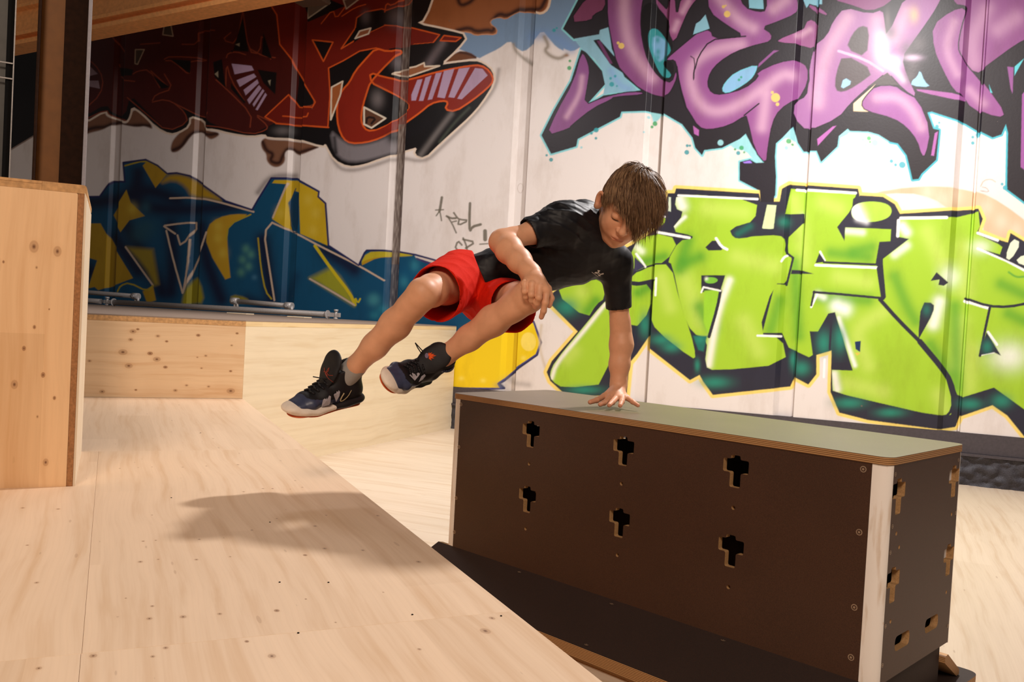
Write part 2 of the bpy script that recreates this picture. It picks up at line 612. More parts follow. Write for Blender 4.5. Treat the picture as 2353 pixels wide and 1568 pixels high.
# far left half, one dark red field with paler line work
poly('A 480,-100 520,650 570,790 720,700 760,770 845,790 880,640 980,740 1090,850 1150,880 1250,840 1270,790 1180,700 1380,790 1430,840 1600,880 1720,900 1800,860 1860,830 1900,780 2010,700 1990,100 1900,-100', DRED, 1)
for s in ('A 860,660 1000,780 1130,890 1270,830 1250,760 1180,700', 'A 1030,690 1120,670 1220,720 1380,800 1400,760', 'A 1030,680 1050,640 1170,600 1110,500', 'A 1110,400 1150,380 1410,395 1280,420 1270,420 1290,520 1170,410 1120,410',
          'A 900,500 930,480 1010,470 1080,590', 'A 1020,480 1140,590', 'A 790,430 810,540 910,550', 'A 565,395 640,430 700,530 680,640 570,740', 'A 570,810 720,740 740,780 850,815', 'A 1460,540 1540,610 1700,770 1690,860',
          'A 1390,850 1500,860 1700,910 1800,880 1810,850 1740,790', 'A 1530,390 1540,360 1600,350 1660,370', 'A 1525,600 1530,420 1560,540 1650,680', 'A 1640,60 1680,350 1755,365 1770,210 1830,400', 'A 1640,80 1600,300 1500,270 1560,220',
          'A 1690,330 1780,380 1860,390', 'A 1870,100 1980,300 1960,390 2100,610 2130,700 2090,720 1980,720 1940,640 1920,760 1850,830 1740,780', 'A 1985,330 2060,430 2110,600 1985,430 1985,330', 'A 760,250 830,350', 'A 1230,300 1340,300 1340,200 1450,205', 'A 950,300 1080,290'):
    stroke(s, DOR, 2.6, 1)
for s in ('A 1110,170 1155,170 1170,245 1100,235', 'A 915,335 975,335 930,435 912,430'):
    poly(s, (70, 60, 50), 0, 1.2, 1, (176, 156, 136), 2.4)
for s in ('A 790,450 900,470 890,510 800,510', 'A 1440,420 1500,400 1520,560 1530,600 1450,520', 'A 2030,350 2060,430 2100,600 2000,430', 'A 1150,400 1290,410 1285,500', 'A 1030,510 1150,590 1090,600', 'A 1570,360 1640,120 1680,350 1560,340', 'A 1780,220 1840,400 1770,370', 'A 1560,560 1660,690 1650,700 1560,600', 'A 1740,470 1870,490 1860,640 1780,560', 'A 1945,640 1980,720 2100,735 2080,780 1900,790', 'A 1890,0 1990,0 1985,300 1900,120', 'A 2120,270 2260,290 2190,400'):
    poly(s, (14, 10, 12), 0, 1.5)
for s in ('A 1450,500 1475,480 1475,525', 'A 1810,545 1830,540 1825,580', 'A 1960,760 2000,735 2030,765', 'A 1590,300 1620,290 1620,315', 'A 2020,430 2060,500 2050,560 2015,500'):
    poly(s, (150, 140, 118), 0, 1.5)
for s in ('A 560,440 600,440 660,500 560,525', 'A 560,545 665,545 675,600 560,575'):
    poly(s, (150, 128, 140), 0)
# right half of the red piece
poly('B 300,-60 1340,-60 1280,20 1140,70 1110,60 1000,80 940,120 930,190 835,330 1000,230 1130,170 1280,180 1500,235 1455,290 1330,300 1260,345 1150,350 1070,325 960,345 850,410 750,460 760,640 745,860 600,850 400,835 320,790 480,640 540,720 640,725 660,690 600,590 520,460 500,400 420,300 400,100', RED, 0, 1.3, 1, OR, 3)
poly('B 570,20 720,-20 860,40 610,150', (22, 16, 16), 0)
poly('B 600,10 700,-30 760,20 610,125', (110, 96, 84), 0, 1.3, 1, (190, 180, 160), 3)
poly('B 640,270 780,285 715,415', (18, 12, 14), 0, 1.3, 1, OR, 3)
poly('B 770,460 890,400 890,560 850,600 790,640', (16, 12, 14), 1)
poly('B 930,190 1040,150 1130,170 1000,230 920,290', (16, 12, 14), 0)
poly('B 930,260 960,210 1035,190 1020,228', (150, 90, 58), 0, 1.3, 1, (222, 206, 184), 3.4)
poly('B 930,380 1050,330 950,450 910,480', (16, 12, 14), 0)
poly('B 850,0 870,60 1000,-40', (100, 70, 60), 0, 1.3, 1, (190, 170, 150), 3)
stroke('B 840,110 930,50 1000,30', OR, 2.6); stroke('B 700,160 780,60 800,130 860,50', OR, 2.6); stroke('B 1130,80 1140,20 1180,40 1260,-20', OR, 3)
blob('B 1000,110', (110, 100, 104), 11, 16); blob('B 1210,110', (120, 108, 112), 20, 22)
poly('B 1160,330 1330,300 1620,275 1500,440 1400,430 1180,500 1110,490', (16, 12, 14), 0)
glow('B 1520,290 1420,440', (105, 95, 98), 16, .85, False); blob('B 1210,420', (110, 100, 104), 13, 16)
poly('B 1530,240 1645,255 1610,280 1505,275', RED, 0, 1.2, 1, OR, 3)
poly('B 1180,500 1240,470 1340,450 1395,425 1400,450 1500,445 1300,515', (150, 96, 62), 0, 1.3, 1, (222, 206, 184), 3.6)
poly('B 890,560 930,480 1000,400 1070,325 1150,350 1250,330 1180,400 1110,470 1030,560 1010,620 985,700 970,780 975,840 1010,885 1070,880 1150,840 1230,780 1290,740 1290,700 1200,640 1100,590 1040,560 1028,490 1120,520 1250,545 1330,530 1430,500 1560,470 1700,445 1780,440 1840,480 1868,545 1820,600 1720,680 1605,755 1535,740 1560,690 1520,680 1440,700 1370,760 1300,810 1200,880 1100,935 1000,965 900,970 850,940 815,860 805,760 815,660 850,600', (132, 32, 16), 1, 1.3, 1, (216, 90, 30), 4)
poly('B 1040,570 1200,645 1290,705 1290,735 1150,840 1070,875 1010,870 985,800 1000,680 1025,600', (16, 12, 14), 0)
blob('B 1080,670', (120, 112, 112), 14, 20)
poly('B 990,725 1135,800 1040,865 990,840', (96, 62, 44), 0, 1.2, 1, (222, 210, 190), 4)
stroke('B 1005,830 1010,790 1070,800 1040,835', (40, 24, 20), 5)
poly('B 770,590 845,550 830,640 765,810', (162, 92, 48), 0, 1.2, 1, (222, 206, 184), 3.6)
poly('B 760,880 830,940 900,985 1000,978 1100,950 1180,905 1240,880 1230,1020 1100,1060 960,1095 860,1090 790,1030', (128, 122, 126), 1, 10)
glow('B 790,930 800,1030', (20, 16, 18), 8, .8, False); glow('B 1180,930 1300,900 1420,840', (18, 14, 18), 22, .9, False)
glow('B 1580,770 1480,900 1375,1045', (112, 106, 104), 11, .85, False); glow('B 1700,730 1600,830 1500,960', (70, 76, 66), 6, .7, False)
blob('B 440,885', (112, 106, 106), 20, 10)
stroke('B 395,835 750,862', OR, 3.4); stroke('B 440,785 600,795 612,765', OR, 3)
for s in ('95,430 230,445 245,475 115,503', '128,542 245,497 262,520 150,588', '175,608 268,537 278,562 190,645', '200,675 280,575 297,597 215,705', '236,705 305,602 316,615 246,722', '256,740 322,627 333,642 270,747'):
    poly('B ' + s, (176, 150, 178), 0)
for s in ('1310,640 1350,540 1385,535 1340,680 1310,680', '1360,682 1405,525 1445,510 1390,682', '1420,675 1475,495 1515,490 1450,672', '1485,657 1530,480 1600,465 1535,665', '1560,657 1630,465 1705,455 1600,662', '1620,667 1740,460 1790,465 1825,510 1650,672'):
    poly('B ' + s, (176, 150, 178), 0)

# ---- blue and yellow piece
BLU, NAV, YEL = (14, 74, 108), (16, 24, 52), (176, 140, 30)
silb = 'G 100,365 380,360 430,290 460,255 550,260 540,130 690,110 770,150 835,205 900,200 990,220 1060,270 1230,390 1410,450 1450,380 1540,235 1700,235 1860,325 1855,360 1905,405 1925,690 2130,825 2170,740 ; K 560,690 700,690 830,700 1000,730 1250,800 ; P 1120,660 1226,740 1243,787 1234,816 1193,845 1147,882 1155,893 1000,900 100,900'
glow('G 1450,330 1530,220 1690,215', (120, 110, 108), 12, .7, False)
stroke(silb, (40, 40, 92), 5, 0, True, 2)
poly(silb, BLU, 0)
for s in ('G 300,400 500,380 700,300 900,380', 'G 640,200 620,400 800,450 1100,440 1300,420', 'G 560,560 700,800 800,1000', 'G 860,560 880,800 860,1000', 'G 1060,560 1100,800 1200,1050', 'G 300,850 340,880', 'G 480,640 640,860', 'G 1900,720 2100,850', 'G 1480,650 1540,1040'):
    glow(s, NAV, 32, .95)
glow('G 1380,1050 1500,1100', NAV, 24, .7); glow('G 1640,1050 1700,900', (10, 44, 76), 26, .6)
for s in ('G 670,150 700,118 770,155 832,208 757,300', 'G 560,312 590,400 685,490 580,520 520,600 455,482', 'G 280,540 385,540 470,690 605,910 500,950 370,992 345,970 300,980 362,790 280,765'):
    poly(s, YEL, 0, 2)
poly('G 835,215 900,205 990,225 1060,278 1230,395 1100,368 1000,362 960,290 880,245 780,275', YEL, 1, 12)
poly('G 560,700 740,715 778,950 750,960 700,860 640,780', (150, 130, 40), 0, 12)
poly('G 670,1000 740,960 760,1060 700,1080', YEL, 0, 3)
poly('G 1400,480 1250,548 1238,650 1272,992 1098,700 1105,560 1180,500 1290,475', (186, 146, 34), 1, 3)
poly('G 1560,247 1700,247 1858,330 1853,362 1901,408 1920,690 1735,610 1725,330 1680,315 1645,400 1665,590 1545,510 1650,275 1545,268', (196, 164, 30), 0, 2)
poly('G 1010,900 1060,930 1090,1080 1000,1080 930,1100 950,1000', (150, 140, 30), 1, 8)
poly('G 1270,1020 1370,1040 1400,1080 1260,1080', (140, 130, 40), 1, 6)
poly('G 2140,830 2180,748 2353,732 2353,765 2250,775 2190,805', YEL, 1, 2)
poly('K 500,810 560,705 700,695 900,712 1000,735 870,745 700,745 560,770', (186, 170, 40), 1, 3)
poly('K 990,735 1250,795 1200,830 1010,770', (214, 200, 190), 0, 2)
stroke('K 1010,765 1180,822', (60, 50, 100), 5)
poly('G 1800,910 2100,1097 2070,1010 2000,900 1940,840', (150, 150, 40), 0, 14)
stroke('G 1835,692 1960,870 2070,1010 2105,1090', (200, 180, 30), 7); stroke('G 2110,1090 2105,1040 2125,1080 2140,1050', (190, 180, 30), 4)
CR = (196, 172, 150)
for s in ('G 855,370 1000,365 1130,380 1420,462', 'G 1647,270 1550,500', 'G 1545,535 1490,600 1520,800 1560,1060', 'G 1740,625 1860,690 2130,825 2300,925', 'G 820,555 930,540 1045,532 930,705 905,620', 'G 815,560 890,610', 'G 830,590 880,800 940,1010', 'G 985,650 970,850 945,1000', 'G 940,1010 1000,850 1060,720 1100,600', 'G 555,700 640,820 740,960', 'G 1800,915 1950,1000 2100,1092', 'G 1545,535 1740,625'):
    stroke(s, CR, 4.2, 1)
for s in ('G 1450,640 1470,850 1500,1000 1540,1050', 'G 740,960 700,1000 580,940 520,960 500,1000', 'G 550,150 690,112 770,152 835,208', 'G 1400,480 1250,548 1236,650'):
    stroke(s, (170, 150, 40), 3.6, 1)
stroke('G 1690,300 1650,400 1660,600 1720,600 1720,330', (20, 50, 80), 2)
poly('G 1690,320 1720,340 1725,580 1670,580 1650,420', (14, 58, 88), 1, 2)
blob('G 690,560 650,620', (40, 84, 100), 26, 18, .7); blob('G 690,430', (44, 90, 108), 12, 14, .7)
blob('G 1368,712 1402,750 1345,785 1385,830 1335,870', (74, 130, 120), 9, 10, .9); blob('G 1425,905', (60, 110, 140), 6)
blob('G 2235,1060', (52, 120, 140), 14, 14, .9); blob('G 2290,1120 2240,1160', (40, 120, 140), 13, 11, .8)
blob('K 990,830 900,970', (50, 130, 150), 11, 15, .8); blob('K 620,1130', (60, 130, 140), 12)
glow('K 940,900 1060,1000', (12, 90, 130), 30, .5, False)
for s in ('G 1790,380', 'G 1840,470', 'G 1820,590', 'G 1600,470', 'G 1180,560', 'G 1180,640', 'G 600,440', 'G 1210,740'):
    blob(s, (206, 180, 66), 11, 13, .6)
stroke(silb, (30, 30, 84), 3, 0, True, 2)
# bright yellow end beside the box
poly('P 1015,835 1110,790 1170,740 1226,741 1242,788 1232,815 1190,843 1144,882 1150,893 1015,892', (238, 206, 24), 0, 2, 1, (70, 70, 130), 3)
poly('P 1213,763 1227,768 1233,785 1228,803 1213,809 1200,800 1196,785 1201,769', (246, 222, 100), 2, 2)
blob('P 1203,823 1060,870 1110,875', (246, 224, 90), 6, 5, .9); blob('P 1148,886 1168,872', (120, 120, 130), 13, 8, .5)
glow('P 1244,748 1238,800 1262,870', (206, 190, 166), 6, .7, False)
glow('P 1175,880 1215,885', (168, 160, 156), 12, .6, False)

# ---- grey spray tags
TG = (104, 98, 84)
for s, w_ in (('K 1236,212 1230,250 1222,300 1215,335', 6), ('K 1180,325 1250,322', 3), ('K 1186,376 1218,330 1233,420', 3), ('K 1278,380 1320,400 1362,398', 4.5), ('K 1290,386 1330,450 1365,530', 3.4), ('K 1330,432 1368,424', 3),
              ('K 1344,350 1375,395 1395,410 1480,418 1380,466 1392,410', 4), ('K 1490,265 1484,400 1487,520 1510,475 1585,455', 6), ('K 1416,640 1380,600 1352,680 1440,700 1448,718', 4), ('K 1428,578 1455,640 1466,700', 4), ('K 1428,590 1540,614 1452,668', 4.4), ('K 1625,515 1626,590', 9), ('K 1578,633 1650,628', 3)):
    stroke(s, TG, w_, 1, False, 2, .9)
stroke('B 2053,1280 2040,1305 2018,1290 2015,1260 2030,1235 2050,1240 2058,1265', (196, 184, 176), 1.2, 2, True)

# ---- tan arc behind the green piece
poly('D 1250,1330 1450,1280 1700,1258 1900,1268 2060,1300 2200,1370 2400,1520 2400,1700 2090,1700 2070,1440 1850,1420 1740,1340 1560,1300', (214, 180, 142), 1, 3, .9)
for s in ('D 1700,1300', 'D 1900,1320', 'D 2200,1500', 'D 2100,1400', 'D 2300,1560', 'D 1800,1350'):
    blob(s, (232, 214, 190), 16, 20, .6)
stroke('D 2060,1260 2080,1220 2130,1210 2160,1230', (196, 176, 160), 2); stroke('D 2060,1290 2120,1300 2100,1270 2070,1265', (176, 156, 146), 1.6)

# ---- purple piece
PU, PD, PK = (134, 76, 134), (100, 52, 94), (212, 170, 192)
silp = ('C 460,-160 275,195 350,265 520,240 600,330 690,520 800,610 550,645 430,715 560,570 540,480 430,350 398,335 330,545 215,745 130,915 195,1040 365,990 375,940 660,790 670,755 850,750 960,770 1080,840 1150,930 1170,1000 1215,1050 1230,1015 1350,1000 1470,940 1510,905 1560,1000 1650,1120 1640,1140 1540,1078 1470,1095 1470,1220 1605,1290 1690,1340 1710,1320 1715,1200 1708,1060 1715,970 1760,930 1830,855 1860,960 1900,1020 1990,1020 2020,1095 2130,990 2140,920 2200,870 ;'
        ' D 1175,885 1300,890 1370,910 1450,960 1500,970 1560,1050 1600,1215 1640,1210 1660,1175 1760,1080 1780,880 1740,870 1700,760 1730,755 1960,830 2060,890 2140,930 2200,910 2230,840 2245,900 2238,1280 2400,1400 2400,-160')
stroke(silp, (132, 204, 212), 8, 0, True, 1.5)
stroke('D 1450,960 1500,970 1560,1050 1600,1215 1640,1210 1660,1175 1760,1080 1780,880 1740,870 1700,760 1730,755 1960,830 2060,890 2140,930 2200,910 2230,840 2245,900 2238,1280 2400,1400', (74, 178, 194), 9, 0)
for s in ('C 1400,980 1470,940 1510,905 1560,1000 1630,1120 1620,1145 1560,1080 1510,1020 1440,1010', 'C 1740,960 1830,850 1860,960 1830,950 1790,930', 'D 1020,960 1170,865 1180,900 1100,940', 'C 850,750 940,765 920,800 880,830 870,780'):
    poly(s, (150, 210, 216), 1, 3)
poly(silp, (38, 34, 40), 0)
poly('C 350,262 520,232 525,203 585,183 605,330 690,520 775,605 770,616 600,628 546,645 560,570 540,470 490,400 400,330 440,290', (134, 182, 202), 0, 1.5)
glow('C 600,480 660,580 720,600', (128, 166, 208), 14, .8)
poly('C 480,272 520,265 640,400 690,500 600,440', BLACK, 0)
poly('C 503,275 528,275 612,430 590,430', PD, 0)


def purple(s, hl, col=PU, r=1, w_=15, op=.66, edge=True):
    poly(s, col, r, 1.3)
    for h_ in hl: glow(h_, PK, w_ * 1.3, op * .92)
    if edge: stroke(s, (30, 24, 32), 2.6, r, True)


purple('C 398,350 430,380 457,470 445,560 418,712 540,660 680,625 800,618 830,640 620,655 600,675 480,730 330,850 320,870 160,920 230,755 345,550', ['C 405,520 390,640 300,790'], w_=9)
purple('C 560,-60 565,60 480,100 470,140 310,155 440,-30', [], (118, 60, 92))
purple('C 575,-60 830,-60 805,60 800,200 830,360 880,470 950,540 1010,560 1040,470 1050,520 1010,610 980,645 930,650 800,610 700,510 640,440 600,260 575,130', ['C 690,-20 690,130 720,300 790,420 870,520'], (128, 70, 122), w_=20)
purple('H 1490,-60 1600,60 1650,110 1670,-60 1770,-60 1790,230 1850,-60 2110,-60 1980,90 1900,250 1760,600 1680,450 1690,330 1640,220 1500,60', ['H 1950,20 1870,160', 'H 1760,400 1800,300'], (140, 76, 122), w_=10, op=.6)
poly('H 1430,25 1330,90 1305,300 1340,600 1470,900 1600,1080 1700,1090 1750,1000 1755,880 1720,830 1640,800 1720,700 1745,620 1670,440 1690,340 1640,220 1500,50', (24, 22, 26), 1)
poly('H 1470,360 1540,390 1640,520 1700,620 1715,700 1640,780 1590,830 1620,900 1720,1000 1700,1050 1640,1050 1560,990 1490,860 1440,720 1410,600 1405,440', (50, 140, 146), 1)
poly('H 1470,450 1600,500 1650,560 1620,770 1520,830 1450,640', (118, 168, 206), 1, 5)
blob('H 1520,520 1520,760 1525,680', (50, 140, 146), 5, 7)
purple('C 1250,-60 1460,-60 1500,50 1600,80 1650,70 1650,-60 1850,-60 1870,50 1850,95 1720,150 1620,185 1690,230 1680,280 1600,300 1560,310 1440,350 1330,420 1270,490 1250,570 1280,630 1350,640 1500,600 1600,520 1580,490 1730,420 1860,400 1930,440 1930,550 1870,660 1850,670 1740,740 1690,830 1660,1000 1650,1115 1570,1020 1520,800 1510,780 1400,850 1260,880 1190,860 1130,760 1090,700 1060,560 1045,450 1030,405 985,410 970,400 1100,290 1210,200 1275,205 1290,255 1400,255 1500,243 1380,170 1260,80',
       ['C 1330,-20 1400,70 1480,150 1560,190', 'C 1700,60 1780,0', 'C 1480,300 1300,330 1180,400 1130,480 1150,620 1230,740 1350,760 1500,690 1640,590 1760,500 1820,510', 'C 1650,640 1620,860'], (140, 78, 136), w_=19)
stroke('C 1510,245 1400,255 1270,270 1190,380 1170,460 1160,480 1158,530', (26, 22, 28), 3); stroke('C 1045,450 1060,560 1110,735', (26, 22, 28), 3); stroke('C 1600,700 1500,780', (26, 22, 28), 3)
poly('C 1590,435 1575,490 1540,540 1450,600 1380,630 1350,610 1370,560 1440,490', (128, 176, 212), 1, 1.4, 1, (110, 190, 206), 2)
dots('1465,540,9 1480,522,8', (50, 150, 110))
poly('C 1735,342 1700,360 1592,458 1600,430 1700,340', PU, 0)
purple('C 1715,270 1890,200 1930,110 2010,150 1985,250 1970,325 1880,300 1740,290', ['C 1860,240 1940,190'], (150, 84, 136), w_=10)
poly('C 1525,-60 1628,-60 1636,66 1530,58', (128, 184, 202), 0, 1.3, 1, BLACK, 2.5)
poly('C 1240,92 1270,195 1150,238 1172,158 1200,140', (132, 182, 200), 0, 1.3, 1, BLACK, 2)
purple('D 1060,-60 1500,-60 1440,30 1310,82 1200,40 1060,0', [], (136, 70, 122))
poly('D 840,-60 990,-60 988,30 900,20 880,42', (130, 184, 202), 0)
purple('D 905,10 1030,88 1015,112 890,42', [], (140, 74, 128))
# the bright "a"
purple('D 1140,45 1310,92 1400,60 1415,150 1425,250 1560,-60 1820,-60 1760,60 1700,150 1600,290 1530,390 1560,500 1640,670 1540,610 1430,485 1300,590 1180,700 1100,800 890,890 790,790 800,680 880,640 890,560 900,430 930,310 1020,240 1060,140',
       ['D 1160,120 1010,360 960,620', 'D 960,680 960,700', 'D 1360,140 1350,420 1440,450', 'D 1560,80 1480,260'], (158, 104, 156), w_=22)
glow('D 1400,250 1400,400 1480,420', (236, 226, 238), 26, .75); glow('D 1440,420 1540,540', (232, 216, 232), 14, .7)
poly('D 1250,170 1310,190 1290,390 1150,330 1190,230', (74, 66, 66), 1, 3); poly('D 1130,360 1350,482 1220,580 1130,625 1075,610 1080,500', (78, 68, 70), 1, 2.5)
poly('D 1135,520 1200,560 1110,610', (146, 192, 220), 1); stroke('D 1100,345 1280,402 1400,480', (198, 170, 200), 6, 1)
poly('D 1430,490 1540,612 1500,575 1340,575 1290,590', (76, 68, 68), 0)
for s in ('D 1450,220', 'D 1560,330', 'D 1600,430', 'D 1640,300', 'D 1580,520'): blob(s, (96, 88, 92), 16, 18, .7)
blob('D 1600,390', (206, 180, 206), 20, 7, .9); blob('D 1430,130', (110, 100, 100), 6, 22, .6)
poly('D 1650,470 1680,550 1725,590 1590,580 1595,545 1630,520', (142, 192, 216), 1)
poly('D 1350,568 1200,700 1200,752 1300,755 1290,640', (244, 216, 176), 0)
purple('D 1350,580 1480,575 1540,620 1640,670 1725,880 1690,1055 1660,1055 1630,950 1560,860 1470,800 1280,750 1250,700 1290,640', ['D 1360,660 1500,650 1600,740 1660,860'], (152, 90, 152), w_=17)
purple('D 1730,170 1860,70 1960,45 1960,140 1905,280 1930,380 2030,500 2100,580 2235,770 2180,800 2000,730 1940,640 1880,620 1800,470 1740,330', ['D 1880,150 1820,330 1900,500', 'D 1990,600 2080,700'], (142, 80, 138), w_=15, op=.45)
purple('D 1870,-60 2400,-60 2400,250 2300,300 2110,440 2030,500 1930,380 1905,320 1930,180 1970,60 1960,40 1880,30', ['D 2020,420 2000,250 2100,60', 'D 2180,200 2300,120'], (134, 74, 128), w_=26, op=.4)
purple('D 1620,598 1950,640 1965,690 1640,620', [], (160, 92, 156), edge=False)
poly('D 2400,560 2340,640 2330,1130 2400,1180', (150, 84, 150), 0); poly('D 2353,395 2288,512 2290,450', (90, 190, 200), 0); poly('D 2240,450 2282,455 2276,635 2262,600', (140, 80, 140), 0)
poly('D 2115,570 2140,630 2125,625', (90, 190, 200), 0)
for s in ('D 1085,850 960,985 955,940 1060,855', 'D 1772,888 1745,1055 1725,1050 1750,900', 'C 1155,850 1195,880 1192,920 1162,905'): poly(s, (176, 100, 172), 0)
poly('C 1490,1095 1540,1085 1622,1185 1610,1197', (152, 118, 220), 0)
stroke('D 795,700 830,665 900,560 895,450 860,420', (30, 24, 30), 2.6, 1); stroke('D 100,380 130,400 120,540', (30, 24, 30), 2)
dots('1385,95,22 1360,45,11 1375,38,6 670,310,20 648,290,10 1712,660,30 1690,625,10 1725,705,12', (222, 190, 100)); blob('D 1610,100', (220, 186, 130), 11, 18, .7)
dots('605,570,16 597,530,9 628,515,9 640,582,6 500,880,16 468,902,9 498,935,9 195,1080,13 165,1050,8 1112,1030,16 1115,985,10 1133,985,8 1460,1035,14 215,205,12 233,190,7', (44, 150, 160))
dots('318,460,14 322,412,9 890,830,16 870,852,10 1482,1000,15 1438,1010,8 1500,1030,7 1800,955,17 1825,975,8', (58, 160, 96))
dots('1785,1000,13 1340,965,20 850,790,10 400,997,8 822,893,7', (150, 206, 214))
dots('1457,1090,12 1485,1115,10 1530,1115,22 2010,960,12 2010,920,10 1765,855,13 1780,830,8 2225,1270,16 2205,1245,10 2045,905,16', (58, 170, 186), 'D')
dots('1305,935,14 1312,960,7', (70, 180, 110), 'D'); dots('1345,965,22 1265,945,10 1282,980,8', (160, 214, 222), 'D')

# ---- green piece
silg = ('E 880,380 940,300 985,130 1030,130 1040,97 1600,132 1612,186 1740,186 1755,100 1810,68 2270,100 2285,165 ; F 1240,-150 1400,-140 1480,-90 1515,-25 2045,-60 2075,10 2045,95 2180,150 2245,170 2262,105 2400,190 2460,1560 2353,1480 2240,1340 2140,1270 1925,1345 1890,1420 1790,1435 1300,1370 1105,1320 1045,1180 1052,900 950,930 950,1060 895,1130 800,1080 770,1145 250,1200 185,1110 160,1065 95,1100 ; E 860,1180 855,1090 725,1280 705,1500 300,1500 190,1400 165,1340 200,1265 375,1065 180,870 210,800 500,600 740,480')
stroke(silg, (244, 216, 118), 15, 0, True, 2)
poly(silg, (44, 44, 58), 0)
# the black tail of the purple piece crosses the yellow line
poly('E 1470,-70 1470,40 1605,110 1610,190 1700,190 1705,140 1715,20 1700,-80', (38, 34, 42), 0)
GR, G2, GD = (162, 202, 50), (196, 220, 100), (74, 152, 42)


def green(s, hl=(), dk=(), r=1, w_=18, edge=True):
    poly(s, GR, r, 1.3)
    for h_ in hl: glow(h_, G2, w_ * 1.6, .6)
    for h_ in dk: glow(h_, GD, w_ * 1.35, .75)


green('E 590,840 595,1415 280,1450 200,1400 185,1350 220,1270 400,1050 540,880', ['E 300,1250 350,1200'], [])
glow('E 200,1380 230,1280 420,1060 560,880', (242, 240, 226), 8, .95)
green('E 740,480 870,395 1062,440 970,600 860,605 740,672', [], ['E 830,590 960,560']); glow('E 760,480 800,520', (236, 244, 220), 14, .9)
green('E 215,800 350,740 550,705 560,840 500,880 440,982', ['E 400,800'], ['E 440,930 500,860'])
green('E 590,700 740,762 862,740 862,920 740,1062 590,860', [], ['E 780,800 850,760'])
green('E 740,682 870,615 1005,610 1060,850 1140,1080 1175,1235 1150,1250 905,1060 862,960 870,750 910,700 740,738', ['E 940,700 1000,900'], [])
green('E 1045,132 1592,172 1572,322 1410,375 1425,432 1580,420 1740,412 1782,450 1770,540 1832,570 1790,740 1700,740 1590,1090 1750,1100 1787,1285 1300,1332 1232,1300 1255,1110 1150,1080 1080,930 1015,610 980,592 1060,450 1150,440 1152,415 1000,385 1100,262 1030,230',
      ['E 1250,230 1500,260', 'E 1450,560 1700,620', 'E 1100,700 1200,1000', 'E 1500,1000 1600,1200'], ['E 1120,450 1060,640', 'E 1200,900 1280,1040', 'E 1200,560 1100,600'], w_=22)
glow('E 1060,160 1080,220', (244, 246, 236), 22, .95); glow('E 1010,370 1100,290', (244, 246, 236), 8, .9); glow('E 1400,720 1330,900 1290,1100 1260,1290', (244, 240, 226), 15, .95)
poly('E 1210,685 1372,685 1338,792 1210,800', (44, 44, 58), 0); poly('E 1230,790 1320,780 1340,795 1260,1095 1225,1000', (150, 206, 50), 0, 4)
stroke('E 1340,790 1320,900 1262,1100', (44, 44, 58), 7, 1); stroke('E 1210,800 1225,765 1340,790', (244, 244, 240), 4, 0)
poly('E 1215,518 1305,430 1388,515', (44, 44, 58), 1); stroke('E 1310,435 1345,490 1385,510', (244, 244, 240), 6, 1)
poly('E 1228,718 1245,698 1300,698 1328,718 1300,740 1245,740', (120, 190, 60), 2); blob('E 1245,708', (240, 246, 230), 4)
poly('E 1155,1095 1250,1095 1225,1200 1190,1190', (30, 110, 96), 0, 4)
stroke('E 1055,145 1590,170', (246, 246, 242), 5, 0); stroke('E 905,392 1130,432', (246, 246, 242), 6, 0); stroke('E 1590,1093 1748,1098', (246, 246, 242), 5, 0); stroke('E 1752,590 1770,560 1790,550', (246, 246, 242), 5)
stroke('E 905,705 900,820', (246, 246, 242), 5, 0); stroke('E 770,540 825,625', (246, 246, 242), 5, 0); poly('E 760,560 820,625 755,665', (60, 56, 84), 0)
poly('E 1655,208 1718,212 1698,375 1620,372', (214, 232, 176), 0, 1.4)
poly('E 990,155 1005,158 1005,255 985,250', (210, 226, 200), 0); poly('E 920,290 970,290 960,340 905,355', GR, 1); stroke('E 930,285 965,290', (244, 244, 240), 4)
poly('F 777,-199 1222,-169 1187,-54 1090,65 1140,160 1145,65 1455,80 1450,160 1375,165 1350,310 1362,340 1387,540 1450,640 1640,840 1830,1080 1870,1230 1862,1335 1800,1352 1060,1180 1055,1030 1195,1035 1075,640 1030,650 960,772 905,770 925,930 900,945 760,880 715,780 585,780 670,450 740,455 790,270 750,240 760,130 865,30 865,-30 740,-25', GR, 0)
for s, c in (('F 800,-120 850,100 860,300', G2), ('F 1000,-100 1100,-60', G2), ('F 1100,400 1300,440', G2), ('F 700,560 640,760', GD), ('F 800,300 820,700 830,800', GD), ('F 1050,240 1300,270', GD), ('F 980,540 1300,560', GD), ('F 1400,640 1200,760 1300,1000', G2), ('F 1150,1120 1400,1180', G2), ('F 1780,1200 1820,1300', G2), ('F 1200,230 1320,200', GD)):
    glow(s, c, 33 if c is G2 else 27, .65)
glow('F 1150,90 1260,100', (236, 244, 226), 14, .8); glow('F 1090,600 1140,620', (242, 248, 240), 28, .95); glow('F 780,60 850,-10', (206, 230, 190), 12, .8); glow('F 960,520 1000,540', (236, 244, 230), 14, .8)
glow('F 1070,1060 1090,1160', (244, 244, 236), 16, .9); glow('F 1100,680 1210,1000', (244, 244, 236), 9, .9)
stroke('F 815,-190 1215,-165', (246, 246, 242), 6, 0); stroke('F 945,322 1360,340', (246, 246, 242), 6, 0); stroke('F 975,232 1005,290', (246, 246, 242), 5); stroke('F 955,520 915,605', (246, 246, 242), 5)
poly('F 970,240 943,308 1010,300', (44, 44, 58), 0); stroke('F 1000,303 1352,318', (44, 44, 58), 5, 0); stroke('F 932,505 1070,515 1410,547', (44, 44, 58), 5.5, 0); stroke('F 935,500 915,595', (44, 44, 58), 4.5, 0)
poly('F 780,352 840,355 935,382 775,380', (44, 44, 58), 0); stroke('F 745,130 750,240 790,270 745,455', (44, 44, 58), 5, 0)
